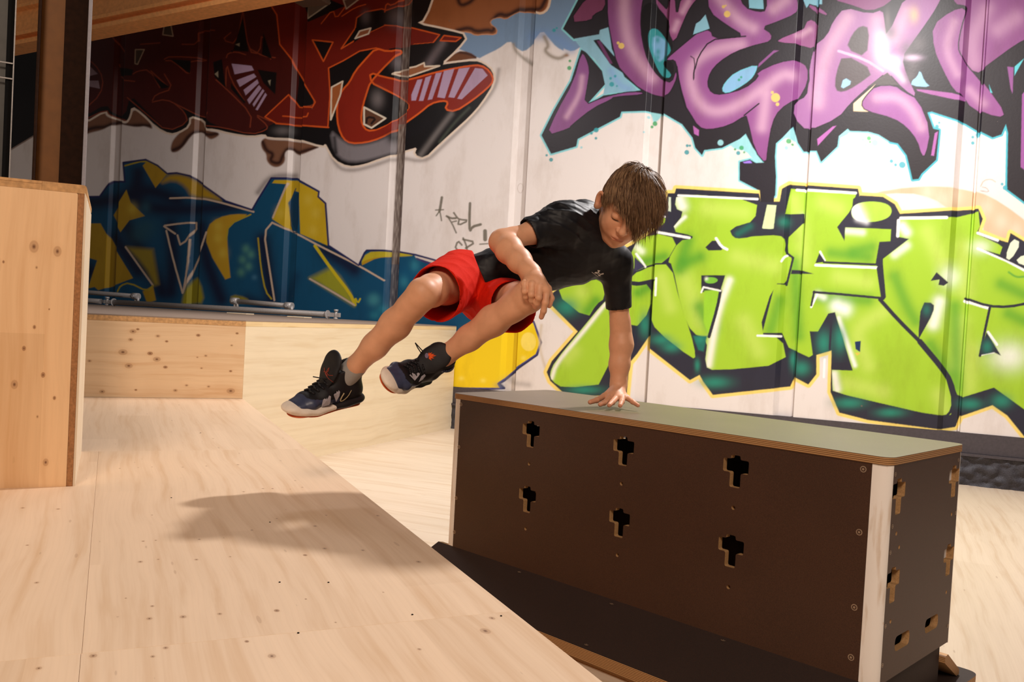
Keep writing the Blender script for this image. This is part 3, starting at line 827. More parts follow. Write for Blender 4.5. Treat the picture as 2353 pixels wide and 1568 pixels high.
poly('F 1045,645 1080,690 1195,1035 1057,1030 1052,890 950,930 905,770 962,772', (44, 44, 58), 0)
poly('F 1200,-150 1300,-135 1480,-70 1500,0 1470,75 1140,68 1090,62 1190,-50', (44, 44, 58), 1)
poly('F 1180,-50 1220,-95 1320,-112 1430,-95 1465,-50 1440,5 1330,35 1200,20', (174, 214, 70), 2); glow('F 1210,-60 1240,0', (250, 250, 250), 26, 1.0); glow('F 1230,10 1290,30', (235, 235, 240), 12, .7, False)
poly('F 360,75 540,20 560,60 600,80 740,70 740,20 860,-20 870,20 780,110 740,110 600,110 440,145 385,135', (44, 48, 60), 1)
glow('F 420,110 500,60', (26, 108, 92), 14, .7); blob('F 730,30', (40, 130, 110), 14, 12)
# right hand letter
poly('F 1515,10 1900,-5 2045,-40 2055,60 2030,110 2180,180 2400,350 2460,400 2460,1400 2400,1330 2150,1150 1940,1215 1905,1200 1860,1090 1650,840 1400,560 1420,540 1400,320 1400,280 1575,145 1500,130', GR, 0)
for s, c in (('F 1480,400 1560,600 1620,700', GD), ('F 1720,860 1850,1050', GD), ('F 1700,100 1800,300', G2), ('F 1950,200 1960,500', G2), ('F 1930,700 1900,1000', G2), ('F 2200,450 2350,520', GD), ('F 2000,900 1980,1150', G2), ('F 2250,650 2353,700', GD), ('F 1890,600 1900,1150', GD), ('F 2250,1100 2400,1200', GR)):
    glow(s, c, 36 if c is G2 else 28, .65)
glow('F 1530,60 1560,100', (242, 246, 236), 18, .95); glow('F 1480,250 1560,190', (240, 246, 230), 16, .8); blob('F 1850,400', (236, 246, 226), 24, 24, .8); glow('F 1780,570 1740,720', (242, 244, 232), 24, .9); blob('F 2250,940', (242, 244, 234), 42, 32, .85); blob('F 2060,200', (236, 244, 226), 22, 16, .7)
stroke('F 1520,5 1830,0', (246, 246, 242), 7, 0); stroke('F 1505,20 1500,125', (246, 246, 242), 7, 0); stroke('F 2040,105 2175,155', (246, 246, 242), 6, 0); stroke('F 2040,210 2230,290 2400,380', (246, 246, 242), 6, 0); stroke('F 1955,565 2110,612', (246, 246, 242), 7, 0); stroke('F 2110,775 2170,860', (246, 246, 242), 6, 0); stroke('F 2055,930 2150,912', (246, 246, 242), 4, 0)
stroke('F 1370,345 1400,545', (44, 44, 58), 9, 0)
stroke('F 1380,555 1500,690 1650,840', (44, 44, 58), 9, 1); stroke('F 1650,840 1800,1020 1860,1110 1888,1240 1880,1400', (44, 44, 58), 13, 1)
stroke('F 1840,1100 1880,1250 1850,1340 1790,1352 1300,1260 1060,1180', (44, 44, 58), 6, 1)
poly('F 1658,573 1745,578 1742,640 1660,790 1635,832', (44, 44, 58), 1); blob('F 1695,625', (36, 110, 96), 10, 14)
poly('F 1762,370 1842,440 1810,462 1775,455 1782,420 1722,428', (44, 44, 58), 0)
stroke('F 1960,548 2110,600 2250,605 2400,575', (44, 44, 58), 6, 1); stroke('F 2122,610 2090,760 2055,935', (44, 44, 58), 6, 0)
poly('F 2100,775 2198,935 2150,912 2052,932', (44, 44, 58), 0); blob('F 2105,875', (36, 130, 108), 12, 15)
poly('F 2180,150 2245,170 2262,105 2400,190 2400,370 2280,310 2080,218 2190,250 2212,185', (44, 44, 58), 0)
poly('F 2272,140 2335,170 2262,292 2225,270', (226, 236, 206), 1); poly('F 2345,250 2400,270 2400,340 2290,300', (226, 236, 206), 1)
glow('F 2250,370 2300,405 2353,400', (60, 150, 60), 4, .8, False)
poly('F 1210,840 1250,835 1245,910 1215,890', (30, 50, 90), 0); poly('F 1210,915 1250,915 1225,935', (220, 196, 80), 0)
for s, rx, ry in (('F 260,1115', 34, 13), ('F 145,1000', 6, 14), ('F 1170,1255', 34, 12), ('F 1990,1262', 26, 12), ('F 2200,1240', 22, 16), ('F 850,1020', 18, 16), ('F 1000,850', 16, 26), ('F 1110,820', 14, 30), ('F 790,960', 8, 18), ('E 940,1120', 22, 12), ('E 1010,1170', 20, 12), ('E 820,1020', 12, 26), ('E 300,900', 26, 20), ('F 1450,1320', 30, 10), ('E 420,1460', 40, 10), ('E 1200,1120', 9, 8)):
    blob(s, (40, 138, 116), rx, ry, .85)
stroke('F 1050,700 1040,890', (44, 44, 58), 5, 0)
stroke('F 1005,960 1000,1080', (250, 248, 246), 5, 0)
# paint edge and drips at the foot of the wall
rng = random.Random(5)
for i in range(60):
    t_ = rng.uniform(0, 1); x_ = 1500 + t_ * 900; y_ = 934 + (x_ - 1480) * .0895
    stroke(np.array([[x_, y_], [x_ + rng.uniform(8, 40), y_ + rng.uniform(2, 5)]]), rng.choice([(60, 50, 46), (226, 196, 90), (40, 40, 44), (206, 176, 150), (20, 40, 80)]), rng.uniform(2, 6), 0, False, 3, .8)

# ---- the wall mesh with its panel joints
def wall_depth(t):
    """relief of the concrete panels: a shallow chamfered strip left of every joint and a narrow slot at the joint"""
    d = np.zeros_like(t)
    for s in SEAMS:
        q = t - s
        d = np.where((q > -.130) & (q <= -.095), .034 * (q + .130) / .035, d)
        d = np.where((q > -.095) & (q <= -.008), .034, d)
        d = np.where((q > -.008) & (q <= .008), .060, d)
        d = np.where((q > .008) & (q <= .012), .034 * (.012 - q) / .004, d)
    return d


def _tcols():
    # column spacing follows the projected width so that the painting stays sharp
    out = [-9.4]
    while out[-1] < 1.75:
        t = out[-1]
        p = WN * WD + WT * t
        out.append(t + 1.35 * p[1] / (FOC * (math.cos(AZ_W) + math.sin(AZ_W) * p[0] / p[1])))
    return np.array(out)


tc_ = _tcols()
ext = [s + o for s in SEAMS for o in (-.130, -.095, -.0081, -.0079, .0079, .0081, .012) if -9.4 < s + o < 1.75]
tc_ = np.unique(np.concatenate([tc_, ext]))
zc_ = np.arange(.345, 4.25, .0046)
T, Z = np.meshgrid(tc_, zc_)
dep = wall_depth(T)
Pw = WN[None, None] * (WD + dep)[..., None] + WT[None, None] * T[..., None]
Pw[..., 2] = Z
Pflat = WN[None, None] * WD + WT[None, None] * T[..., None]
Pflat[..., 2] = Z
uv = project(Pflat)
u_ = np.clip(uv[..., 0] - CX0 - .5, 0, CWD - 1.001); v_ = np.clip(uv[..., 1] - CY0 - .5, 0, CHT - 1.001)
i0 = u_.astype(int); j0 = v_.astype(int); fu = (u_ - i0)[..., None]; fv = (v_ - j0)[..., None]
colr = (canvas[j0, i0] * (1 - fu) * (1 - fv) + canvas[j0, i0 + 1] * fu * (1 - fv) + canvas[j0 + 1, i0] * (1 - fu) * fv + canvas[j0 + 1, i0 + 1] * fu * fv)
# stained, unpainted joint filler strip (bare timber-grey) at the fifth joint
nr = np.random.RandomState(3)
q = T + 3.83
streak = np.repeat(nr.rand(1, T.shape[1]), T.shape[0], 0)
vn = np.cumsum(nr.randn(T.shape[0]))[:, None] * .03
strip = np.clip((q + .125) / .012, 0, 1) * np.clip((.012 - q) / .01, 0, 1)
gx = np.clip((q + .13) / .145, 0, 1) * 17; gz = (Z - .3) / .045
g0 = nr.rand(120, 20); gi = np.clip(gz.astype(int), 0, 118); gj = np.clip(gx.astype(int), 0, 18); ga = gz - gi; gb = gx - gj
gn = (g0[gi, gj] * (1 - ga) + g0[gi + 1, gj] * ga) * (1 - gb) + (g0[gi, gj + 1] * (1 - ga) + g0[gi + 1, gj + 1] * ga) * gb
grime = np.clip((gn - .3) * 1.6, 0, 1) * .75 + .25 * streak - .35 * (q > -.03)
fc = np.array(lin((88, 70, 62))[:3])[None, None] * (1 - np.clip(grime, 0, 1)[..., None]) + np.array(lin((168, 156, 146))[:3])[None, None] * np.clip(grime, 0, 1)[..., None]
fade = strip * np.where(Z > 2.55, .55, np.where(Z < 1.35, .6, .92))
fade *= np.where((q < -.085), .15, 1)
colr = colr * (1 - fade[..., None]) + fc * fade[..., None]
# flaking rows of the plinth edge
nrows, ncols = T.shape
me = bpy.data.meshes.new('wall_back')
me.vertices.add(nrows * ncols)
me.vertices.foreach_set('co', Pw.reshape(-1).astype(np.float32))
idx = np.arange(nrows * ncols).reshape(nrows, ncols)
quad = np.stack([idx[:-1, :-1], idx[:-1, 1:], idx[1:, 1:], idx[1:, :-1]], -1).reshape(-1)
nf = (nrows - 1) * (ncols - 1)
me.loops.add(nf * 4)
me.loops.foreach_set('vertex_index', quad.astype(np.int32))
me.polygons.add(nf)
me.polygons.foreach_set('loop_start', (np.arange(nf) * 4).astype(np.int32))
me.polygons.foreach_set('loop_total', np.full(nf, 4, np.int32))
me.update(calc_edges=True)
at = me.color_attributes.new('paint', 'FLOAT_COLOR', 'POINT')
rgba = np.ones((nrows * ncols, 4), np.float32)
rgba[:, :3] = colr.reshape(-1, 3)
at.data.foreach_set('color', rgba.reshape(-1))

m_wall, nt, b = new_mat('painted_concrete', .42, .35)
vc = N(nt, 'ShaderNodeVertexColor'); vc.layer_name = 'paint'
_, v = coords(nt, scale=(3, 3, 1.2))
no = N(nt, 'ShaderNodeTexNoise'); no.inputs['Scale'].default_value = 1.6; no.inputs['Detail'].default_value = 8; no.inputs['Roughness'].default_value = .65
nt.links.new(v, no.inputs['Vector'])
dirt = ramp(nt, no.outputs[0], [(.25, (.84, .81, .78, 1)), (.5, (1, 1, 1, 1)), (1, (1, 1, 1, 1))])
c_ = mixc(nt, 1.0, vc.outputs[0], dirt, 'MULTIPLY')
# small chips
vo = N(nt, 'ShaderNodeTexVoronoi'); vo.inputs['Scale'].default_value = 9
_, v3 = coords(nt, scale=(1, 1, 1)); nt.links.new(v3, vo.inputs['Vector'])
sc_ = nt.nodes.new('ShaderNodeSeparateColor'); nt.links.new(vo.outputs['Color'], sc_.inputs[0])
ch = math_n(nt, 'MULTIPLY', math_n(nt, 'SUBTRACT', math_n(nt, 'MULTIPLY', math_n(nt, 'POWER', sc_.outputs[0], 8.0), .07), vo.outputs['Distance']), 60.0, clamp=True)
c_ = mixc(nt, math_n(nt, 'MULTIPLY', ch, .6), c_, (.16, .12, .10, 1))
nt.links.new(c_, b.inputs['Base Color'])
n2 = N(nt, 'ShaderNodeTexNoise'); n2.inputs['Scale'].default_value = 60; n2.inputs['Detail'].default_value = 4
nt.links.new(v3, n2.inputs['Vector'])
bump(nt, b, n2.outputs[0], .08, .004)
me.materials.append(m_wall)
wall = bpy.data.objects.new('wall_back', me)
COL.link(wall)
tag(wall, kind='structure')
del Pw, Pflat, uv, colr, rgba, T, Z
# ================================================================ timber and steel materials
RX = (0, 0, 0)


def az_rot(deg):
    """rotation bringing the horizontal direction of azimuth deg onto local x"""
    return (0, 0, -math.radians(90 - deg))


AZ_P = -24.565
PD = np.array([math.sin(math.radians(AZ_P)), math.cos(math.radians(AZ_P)), 0])
PP = np.array([math.cos(math.radians(AZ_P)), -math.sin(math.radians(AZ_P)), 0])


def mk(rows, plane, s=1.0, ox=0, oy=0):
    out = []
    for r in rows:
        x, y = ox + r[0] * s, oy + r[1] * s
        q = on_z(x, y, plane) if not isinstance(plane, tuple) else on_plane(x, y, *plane)
        out.append((q, r[2], r[3] if len(r) > 3 else 0))
    return out


deck_marks = mk([(102, 525, .007), (262, 530, .007), (1228, 438, .005, 1), (1185, 438, .006), (1308, 440, .004), (1362, 432, .005), (1098, 452, .006), (1330, 402, .005), (1135, 625, .005), (1247, 573, .004), (1420, 607, .007), (1702, 560, .007), (1470, 558, .004),
                 (1375, 738, .007, 1), (1463, 708, .007), (1635, 716, .006), (1886, 768, .008), (1037, 745, .004), (885, 758, .006), (713, 757, .004), (632, 768, .007), (645, 675, .005), (702, 671, .004), (898, 667, .005), (1008, 660, .003), (685, 557, .003, 1),
                 (1247, 988, .007, 1), (990, 1003, .006), (825, 1016, .008), (673, 1024, .007), (1225, 1193, .009), (1378, 936, .003, 1), (1727, 905, .003), (1512, 1041, .003), (2217, 1022, .008), (2187, 1080, .013), (1112, 1127, .005, 1), (746, 1156, .006), (688, 1195, .005),
                 (420, 1192, .008), (175, 1248, .006), (686, 968, .005), (567, 932, .003), (165, 862, .006), (123, 693, .005), (960, 212, .006), (900, 188, .004, 1), (1275, 210, .005), (823, 341, .005), (623, 343, .004), (930, 336, .005), (1072, 330, .007), (540, 347, .005), (685, 340, .004)],
                .417, 1 / 1.961, 0, 900)
deck_marks = [(q, r * .72, d) for q, r, d in deck_marks]
m_deck = [wood('spruce_deck_%d' % i, (236, 207, 176), (220, 184, 146), az_rot(AZ_P), .55, .135, .42, .55, 6.2, seed=1.7 * i, marks=deck_marks) for i in range(3)]
m_floor_l = wood('spruce_floor_pale', (228, 210, 188), (212, 184, 152), az_rot(112.65), .5, .16, .45, .4, 5.0, seed=4.0)
m_floor_r = wood('spruce_floor', (208, 188, 166), (190, 162, 134), az_rot(22.65), .7, .19, .45, .5, 5.0, seed=7.0)
_pl = np.array([-1.477, 4.87, 0]), PD
_pe = np.array([-1.187, 2.423, 0]), PD
block_marks = mk([(505, 473, .009), (715, 446, .008), (783, 487, .006, 1), (1027, 440, .008, 1), (1327, 425, .006, 1), (707, 625, .014), (773, 686, .008, 1), (490, 676, .014), (445, 570, .016), (655, 580, .010, 1), (1052, 694, .005), (1085, 598, .006), (1277, 717, .006, 1),
                  (1278, 870, .016), (850, 866, .008), (937, 827, .006), (545, 862, .005, 1), (285, 875, .010), (560, 393, .006, 1), (523, 410, .012), (187, 638, .007), (1020, 610, .004), (1285, 518, .005), (1107, 836, .006)], _pl, .2975, 150, 640)
pillar_marks = mk([(78, 567, .012), (132, 578, .0105), (84, 615, .003), (79, 752, .004, 1), (55, 801, .005, 1), (99, 862, .0055, 1), (33, 884, .009), (125, 915, .004, 1), (86, 958, .003), (105, 1063, .0075), (8, 602, .003, 1), (113, 711, .002, 1)], _pe)
m_block_l = wood('spruce_block', (236, 202, 160), (218, 172, 124), az_rot(65.4), .35, .1, .5, .5, 6.0, seed=9.0, marks=block_marks)
m_block_r = wood('spruce_block_pale', (236, 218, 188), (224, 200, 164), az_rot(22.65), .7, .1, .5, .45, 5.0, seed=12.0)
m_pillar = wood('spruce_pillar', (248, 206, 158), (234, 186, 134), (0, math.radians(90), 0), .2, .09, .5, .6, 6.5, seed=15.2, marks=pillar_marks)
m_pillar_s = wood('spruce_edge', (240, 222, 196), (222, 194, 160), (0, math.radians(90), 0), .3, .05, .5, .5, 4.0, seed=18.0)
m_band = plain('edge_band', (206, 160, 108), .55, .3, var=.22, scale=14)
m_band_dark = plain('edge_band_dark', (170, 118, 74), .6, .3, var=.25, scale=30)
m_grip = plain('grey_deck_paint', (150, 132, 118), .75, .25, var=.1, scale=60, bmp=.1)
m_steel = plain('galvanised_steel', (150, 144, 140), .45, .5, .25, var=.12, scale=25)
m_zinc = plain('bright_zinc', (186, 182, 180), .4, .5, .3, var=.1, scale=40)
m_primer = plain('red_brown_primer', (136, 86, 32), .55, .4, var=.1, scale=4, bmp=.02)
m_primer_shade = plain('dark_primer_and_shade', (44, 24, 12), .75, .15, var=.25, scale=9)  # dark flange paint, also the shade colour of the added web plate
m_greyedge = plain('grey_flange_paint', (148, 142, 146), .45, .4, var=.08)
m_beam = plain('ochre_steel_paint', (236, 164, 98), .55, .35, var=.12, scale=6)
m_dark = plain('black_steel', (9, 8, 8), .8, .15, var=.15)
m_panel = plain('grey_sheet', (86, 84, 80), .5, .4, var=.1, scale=5)
m_scr = plain('screw_head', (170, 150, 130), .4, .5, .5, var=.1)
m_hole = plain('drilled_hole', (14, 10, 8), .9, .1, var=.1)


def quad_ob(name, ps, mat, kind=None):
    o = mesh_ob(name, ps, [list(range(len(ps)))], mat)
    return tag(o, kind=kind)


def wp(t, z, off=0.0):
    p = WN * (WD - off) + WT * t
    return (p[0], p[1], z)


# ---------------------------------------------------------------- floor
bm = bmesh.new()
ts = [-9.5, -.05, 4.5]
for a_, b_, mi in ((ts[0], ts[1], 0), (ts[1], ts[2], 1)):
    vs_ = [bm.verts.new(q) for q in (wp(a_, 0, 0), wp(b_, 0, 0), wp(b_, 0, 9.5), wp(a_, 0, 9.5))]
    bm.faces.new(vs_).material_index = mi
fl = bm_ob('floor', bm, [m_floor_l, m_floor_r])
tag(fl, kind='structure')

# rest of the wall: above, beyond the right of the picture
for nm_, a_, b_, z0, z1 in (('wall_back_upper', -9.4, 1.75, 4.24, 5.6), ('wall_right', 1.75, 4.5, .345, 5.6)):
    bm = bmesh.new()
    add_prism(bm, [(a_, z0), (b_, z0), (b_, z1), (a_, z1)], 0, .15,
              Matrix(((WT[0], 0, WN[0], WN[0] * WD), (WT[1], 0, WN[1], WN[1] * WD), (0, 1, 0, 0), (0, 0, 0, 1))))
    o = bm_ob(nm_, bm, plain(nm_ + '_white', (228, 220, 216), .5, .4))
    tag(o, kind='structure')

# plinth: smooth dark ledge over rough cast black concrete
m_pl = plain('dark_plinth_paint', (72, 66, 70), .55, .4, var=.12, scale=12)
m_rock = plain('rough_black_plinth', (58, 56, 62), .6, .45, var=.3, scale=30, bmp=.6)
bm = bmesh.new()
wm = Matrix(((WT[0], 0, -WN[0], WN[0] * WD), (WT[1], 0, -WN[1], WN[1] * WD), (0, 1, 0, 0), (0, 0, 0, 1)))
add_prism(bm, [(-3.6, .215), (4.5, .215), (4.5, .348), (-3.6, .348)], -.1, .006, wm)
add_prism(bm, [(-3.6, .196), (4.5, .196), (4.5, .213), (-3.6, .213)], -.1, .03, wm)
o = bm_ob('baseboard_ledge', bm, m_pl); tag(o, kind='structure')
from mathutils import noise as mn
tt = np.arange(-3.6, 4.5, .014); zz = np.linspace(0.0, .2, 17)
vv, ff = [], []
for j, z in enumerate(zz):
    for i, t in enumerate(tt):
        h = .022 * (mn.noise(Vector((t * 16, z * 22, 1.3))) + .6 * mn.noise(Vector((t * 36, z * 44, 5.3)))) + .012
        vv.append(wp(t, z, h))
nt_ = len(tt)
for j in range(len(zz) - 1):
    for i in range(nt_ - 1):
        ff.append((j * nt_ + i, j * nt_ + i + 1, (j + 1) * nt_ + i + 1, (j + 1) * nt_ + i))
o = mesh_ob('baseboard_back', vv, ff, m_rock, smooth=True); tag(o, kind='structure')

# ---------------------------------------------------------------- raised deck in the foreground
PZ = .417
RE = .684     # right edge of the deck, measured across the boards
deck = empty('raised_deck', (0, 1.0, 0), 'low spruce plank deck filling the foreground, running up to the pale block', 'platform')


def dk(a, l, z):
    p = PD * a + PP * l
    return (p[0], p[1], z)


def deck_board(a0, a1, l0, l1, mat, z0=PZ - .03, z1=PZ):
    bm = bmesh.new()
    M_ = Matrix(((PD[0], PP[0], 0, 0), (PD[1], PP[1], 0, 0), (0, 0, 1, 0), (0, 0, 0, 1)))
    add_box(bm, (a0, l0, z0), (a1, l1, z1), M_, .0005)
    return bm_ob('deck_panel', bm, mat, deck)


g = .0002
deck_board(-2.2, 1.43 - g, -.021 + g, RE, m_deck[1])
deck_board(-2.2, 1.43 - g, -2.3, -.021 - g, m_deck[2])
deck_board(1.43 + g, 3.29, -.02 + g, RE, m_deck[0])
deck_board(1.43 + g, 3.29, -2.3, -.02 - g, m_deck[1])
deck_board(3.29 + g * .5, 5.04, -2.3, RE, m_deck[2])
bm = bmesh.new()
M_ = Matrix(((PD[0], PP[0], 0, 0), (PD[1], PP[1], 0, 0), (0, 0, 1, 0), (0, 0, 0, 1)))
add_box(bm, (-2.2, -2.3, 0), (5.03, RE - .004, PZ - .031), M_)
bm_ob('deck_frame', bm, m_band, deck)
rs = random.Random(11)
for x, y in ((904, 187), (772, 480), (1216, 590), (1260, 861), (1480, 862), (1858, 1007), (2258, 1013), (1344, 1090)) if True else ((904, 187), (797, 452), (772, 480), (686, 556), (870, 404), (1216, 590), (1757, 695), (1930, 747), (1260, 861), (1480, 862), (1858, 1007), (2258, 1013), (1344, 1090), (569, 932), (955, 549), (658, 464), (732, 806), (1273, 209), (803, 560), (1377, 936)):
    p = on_z(x / 1.961, 900 + y / 1.961, PZ)
    bm = bmesh.new()
    bmesh.ops.create_cone(bm, cap_ends=True, segments=10, radius1=.0019, radius2=.0019, depth=.002)
    bmesh.ops.translate(bm, vec=(p[0], p[1], PZ + .0002), verts=bm.verts)
    bm_ob('screw', bm, m_hole, deck)

# ---------------------------------------------------------------- big block behind
BA = np.array([-1.477, 4.87, 0])
dR = WN.copy()
tB = (6.55 - BA @ WN) / (dR @ WN)
BB = BA + dR * tB
BL = BA - PP * 3.2
tL = (6.55 - BL @ WN) / (PD @ WN)
BLW = BL + PD * tL
ZB = .853
block = empty('timber_block', (BA[0] - .2, BA[1] + 1.0, 0), 'long pale spruce block with a grey top, standing against the painted wall behind the deck', 'block')


def inset(p, v, d): return p + v * d


poly_top = [BL, BA, BB, BLW]
bm = bmesh.new(); add_prism(bm, [(p[0], p[1]) for p in poly_top], ZB - .006, ZB); bm_ob('grip_top', bm, m_grip, block)
nL = -PD  # outward normal of the left face (towards the camera)
nR = np.array([math.cos(AZ_W), -math.sin(AZ_W), 0])
th = .02


def slab(name, a, b, n, z0, z1, mat, t=th):
    bm = bmesh.new()
    pts_ = [a, b, b - n * t, a - n * t]
    add_prism(bm, [(p[0], p[1]) for p in pts_], z0, z1)
    return bm_ob(name, bm, mat, block)


slab('left_panel', BL, BA - PP * .0008, nL, PZ + .0005, ZB - .034, m_block_l)
slab('right_panel', BA + dR * .0008, BB, nR, 0.0, ZB - .034, m_block_r)
slab('top_edge_band', BL + nL * .001, BA + nL * .001, nL, ZB - .0335, ZB - .0065, m_band)
slab('top_edge_band', BA + nR * .001, BB + nR * .001, nR, ZB - .0335, ZB - .0065, wood('edge_pale', (236, 208, 160), (206, 166, 112), az_rot(22.65), .3, .4, .5, .3, 3, seed=2.2))

# ---------------------------------------------------------------- tall pillar box at the left
PE = np.array([-1.187, 2.423, 0])
pillar = empty('plywood_pillar', (PE[0] - .3, PE[1] + .1, PZ), 'tall spruce box with dark edge banding and a rounded top, standing on the deck at the left', 'box')
pt0, pt1 = PZ, 1.248
fm = Matrix(((PP[0], 0, -PD[0], PE[0]), (PP[1], 0, -PD[1], PE[1]), (0, 1, 0, 0), (0, 0, 0, 1)))  # local x along front, y up, z towards viewer
bm = bmesh.new()
out = round_poly([(-.85, pt0), (-.022, pt0), (-.022, pt1 - .024), (-.85, pt1 - .024)], [0, 0, .004, 0])
add_prism(bm, out, -.02, 0.0, fm); bm_ob('front_panel', bm, m_pillar, pillar)
bm = bmesh.new(); add_prism(bm, [(-.0215, pt0), (-.006, pt0), (-.006, pt1 - .024), (-.0215, pt1 - .024)], -.6, -.0006, fm); bm_ob('edge_band', bm, m_band_dark, pillar)
bm = bmesh.new(); add_prism(bm, [(-.0055, pt0), (0, pt0), (0, pt1 - .03), (-.0055, pt1 - .02)], -.6, -.0008, fm); bm_ob('side_panel', bm, m_pillar_s, pillar)
bm = bmesh.new(); add_prism(bm, round_poly([(-.85, pt1 - .0235), (-.11, pt1 - .0235), (-.11, pt1 - .008), (-.85, pt1 - .008)], 0), -.6, -.001, fm)
add_prism(bm, [(-.85, pt1 - .0075), (-.11, pt1 - .0075), (-.11, pt1), (-.85, pt1)], -.6, 0, fm)
add_prism(bm, round_poly([(-.1095, pt1 - .0235), (0, pt1 - .0235), (0, pt1), (-.1095, pt1)], [0, .001, .016, 0]), -.6, -.0012, fm)
bm_ob('top_cap', bm, m_band, pillar)
bm = bmesh.new(); add_prism(bm, [(-.85, pt0), (-.03, pt0), (-.03, pt1 - .03), (-.85, pt1 - .03)], -.6, -.021, fm); bm_ob('core', bm, m_band_dark, pillar)

# ---------------------------------------------------------------- steel column behind the pillar
cp = at_depth(141, 250, 3.75)
column = empty('steel_column', (cp[0], cp[1], 0), 'brown painted steel I-section column rising behind the spruce pillar box', 'column')
f0 = np.array([cp[0], cp[1], 0]); f0 = -f0 / np.linalg.norm(f0)      # faces roughly to the room
s0 = np.array([-f0[1], f0[0], 0]) * -1
if s0[0] < 0: s0 = -s0
cm = Matrix(((s0[0], -f0[0], 0, cp[0]), (s0[1], -f0[1], 0, cp[1]), (0, 0, 1, 0), (0, 0, 0, 1)))
hw = .8
for nm_, x0, x1, y0, y1, mt in (('web', -.112, .112, .10, .112, m_primer), ('shade_plate', .0, .110, .07, .099, m_primer_shade), ('left_flange', -.125, -.111, 0, .22, m_primer_shade), ('right_flange', .111, .125, 0.0, .22, m_primer_shade),  # dark plate added on the web, standing for the right flange's shadow
                                ('flange_edge_strip', .109, .128, -.012, -.001, m_greyedge)):
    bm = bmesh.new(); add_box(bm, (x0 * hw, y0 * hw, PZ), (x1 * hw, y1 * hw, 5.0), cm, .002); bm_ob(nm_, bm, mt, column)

# dark frame with grey sheet at the far left
cp2 = at_depth(8, 200, 3.6)
fr2 = empty('sheet_metal_screen', (cp2[0], cp2[1], 0), 'grey sheet metal screen in a black frame at the extreme left, beside the brown column', 'screen')
cm2 = Matrix(((s0[0], -f0[0], 0, cp2[0]), (s0[1], -f0[1], 0, cp2[1]), (0, 0, 1, 0), (0, 0, 0, 1)))
for nm_, x0, x1, y0, y1, z0, z1, mt in (('sheet', -.5, .004, .03, .036, .455, 4.6, m_panel), ('post', .005, .030, 0, .05, PZ + .001, 4.6, m_dark), ('edge_rod', .0305, .035, -.004, .004, PZ + .001, 4.6, m_steel),
                                        ('cross_rail', -.5, .030, -.012, -.006, 1.868, 1.873, m_steel), ('cross_rail', -.5, .030, -.012, -.006, 1.806, 1.811, m_steel)):
    bm = bmesh.new(); add_box(bm, (x0, y0, z0), (x1, y1, z1), cm2); bm_ob(nm_, bm, mt, fr2)

# ---------------------------------------------------------------- ochre steel beam under the roof
bo = .9
pb0 = on_plane(-60, 141, WN * (WD - bo), WN); pb1 = on_plane(900, -46, WN * (WD - bo), WN)
beam = empty('roof_beam', tuple(pb0), 'ochre profiled steel roof beam slanting across the top left corner', 'beam')
bx = (pb1 - pb0); bl = np.linalg.norm(bx); bx = bx / bl
bz = np.cross(bx, -WN); bz = bz if bz[2] > 0 else -bz
bmx = Matrix(((bx[0], -WN[0], bz[0], pb0[0]), (bx[1], -WN[1], bz[1], pb0[1]), (bx[2], -WN[2], bz[2], pb0[2]), (0, 0, 0, 1)))
prof = [(0, .16), (.035, .16), (.04, .10), (.075, .09), (.085, .15), (.115, .15), (.12, .09), (.33, .07), (.345, .12), (.375, .12), (.38, .07), (.62, .05), (.64, .11), (.68, .11), (.69, .05), (1.3, .04), (1.3, -.05), (0, -.05)]
bm = bmesh.new()
va = [bm.verts.new(bmx @ Vector((0, y, z))) for z, y in prof]; vb = [bm.verts.new(bmx @ Vector((bl, y, z))) for z, y in prof]
n_ = len(prof)
for i in range(n_): bm.faces.new((va[i], va[(i + 1) % n_], vb[(i + 1) % n_], vb[i]))
bm.faces.new(va); bm.faces.new(vb[::-1])
o = bm_ob('profile', bm, m_beam, beam)
# short grey bracket where the beam leaves the picture
pk = on_plane(712, 6, WN * (WD - .3), WN)
bm = bmesh.new(); add_box(bm, (-.14, -.1, 0), (.14, .1, .3), Matrix(((WT[0], WN[0], 0, pk[0]), (WT[1], WN[1], 0, pk[1]), (0, 0, 1, pk[2]), (0, 0, 0, 1))), .01)
o = bm_ob('beam_bracket', bm, plain('bracket_brown', (92, 74, 60), .6)); adopt(o, beam)

# ---------------------------------------------------------------- pipes lying on the block
PZc = ZB + .0365


def pipe_pt(x, y, z=PZc, off=.45):
    p = on_plane(x, y, WN * (WD - off), WN)
    return np.array([p[0], p[1], z])


def coupler(bm, p, d, r=.034, l=.05):
    add_tube(bm, p - d * l / 2, p + d * l / 2, r, 20)


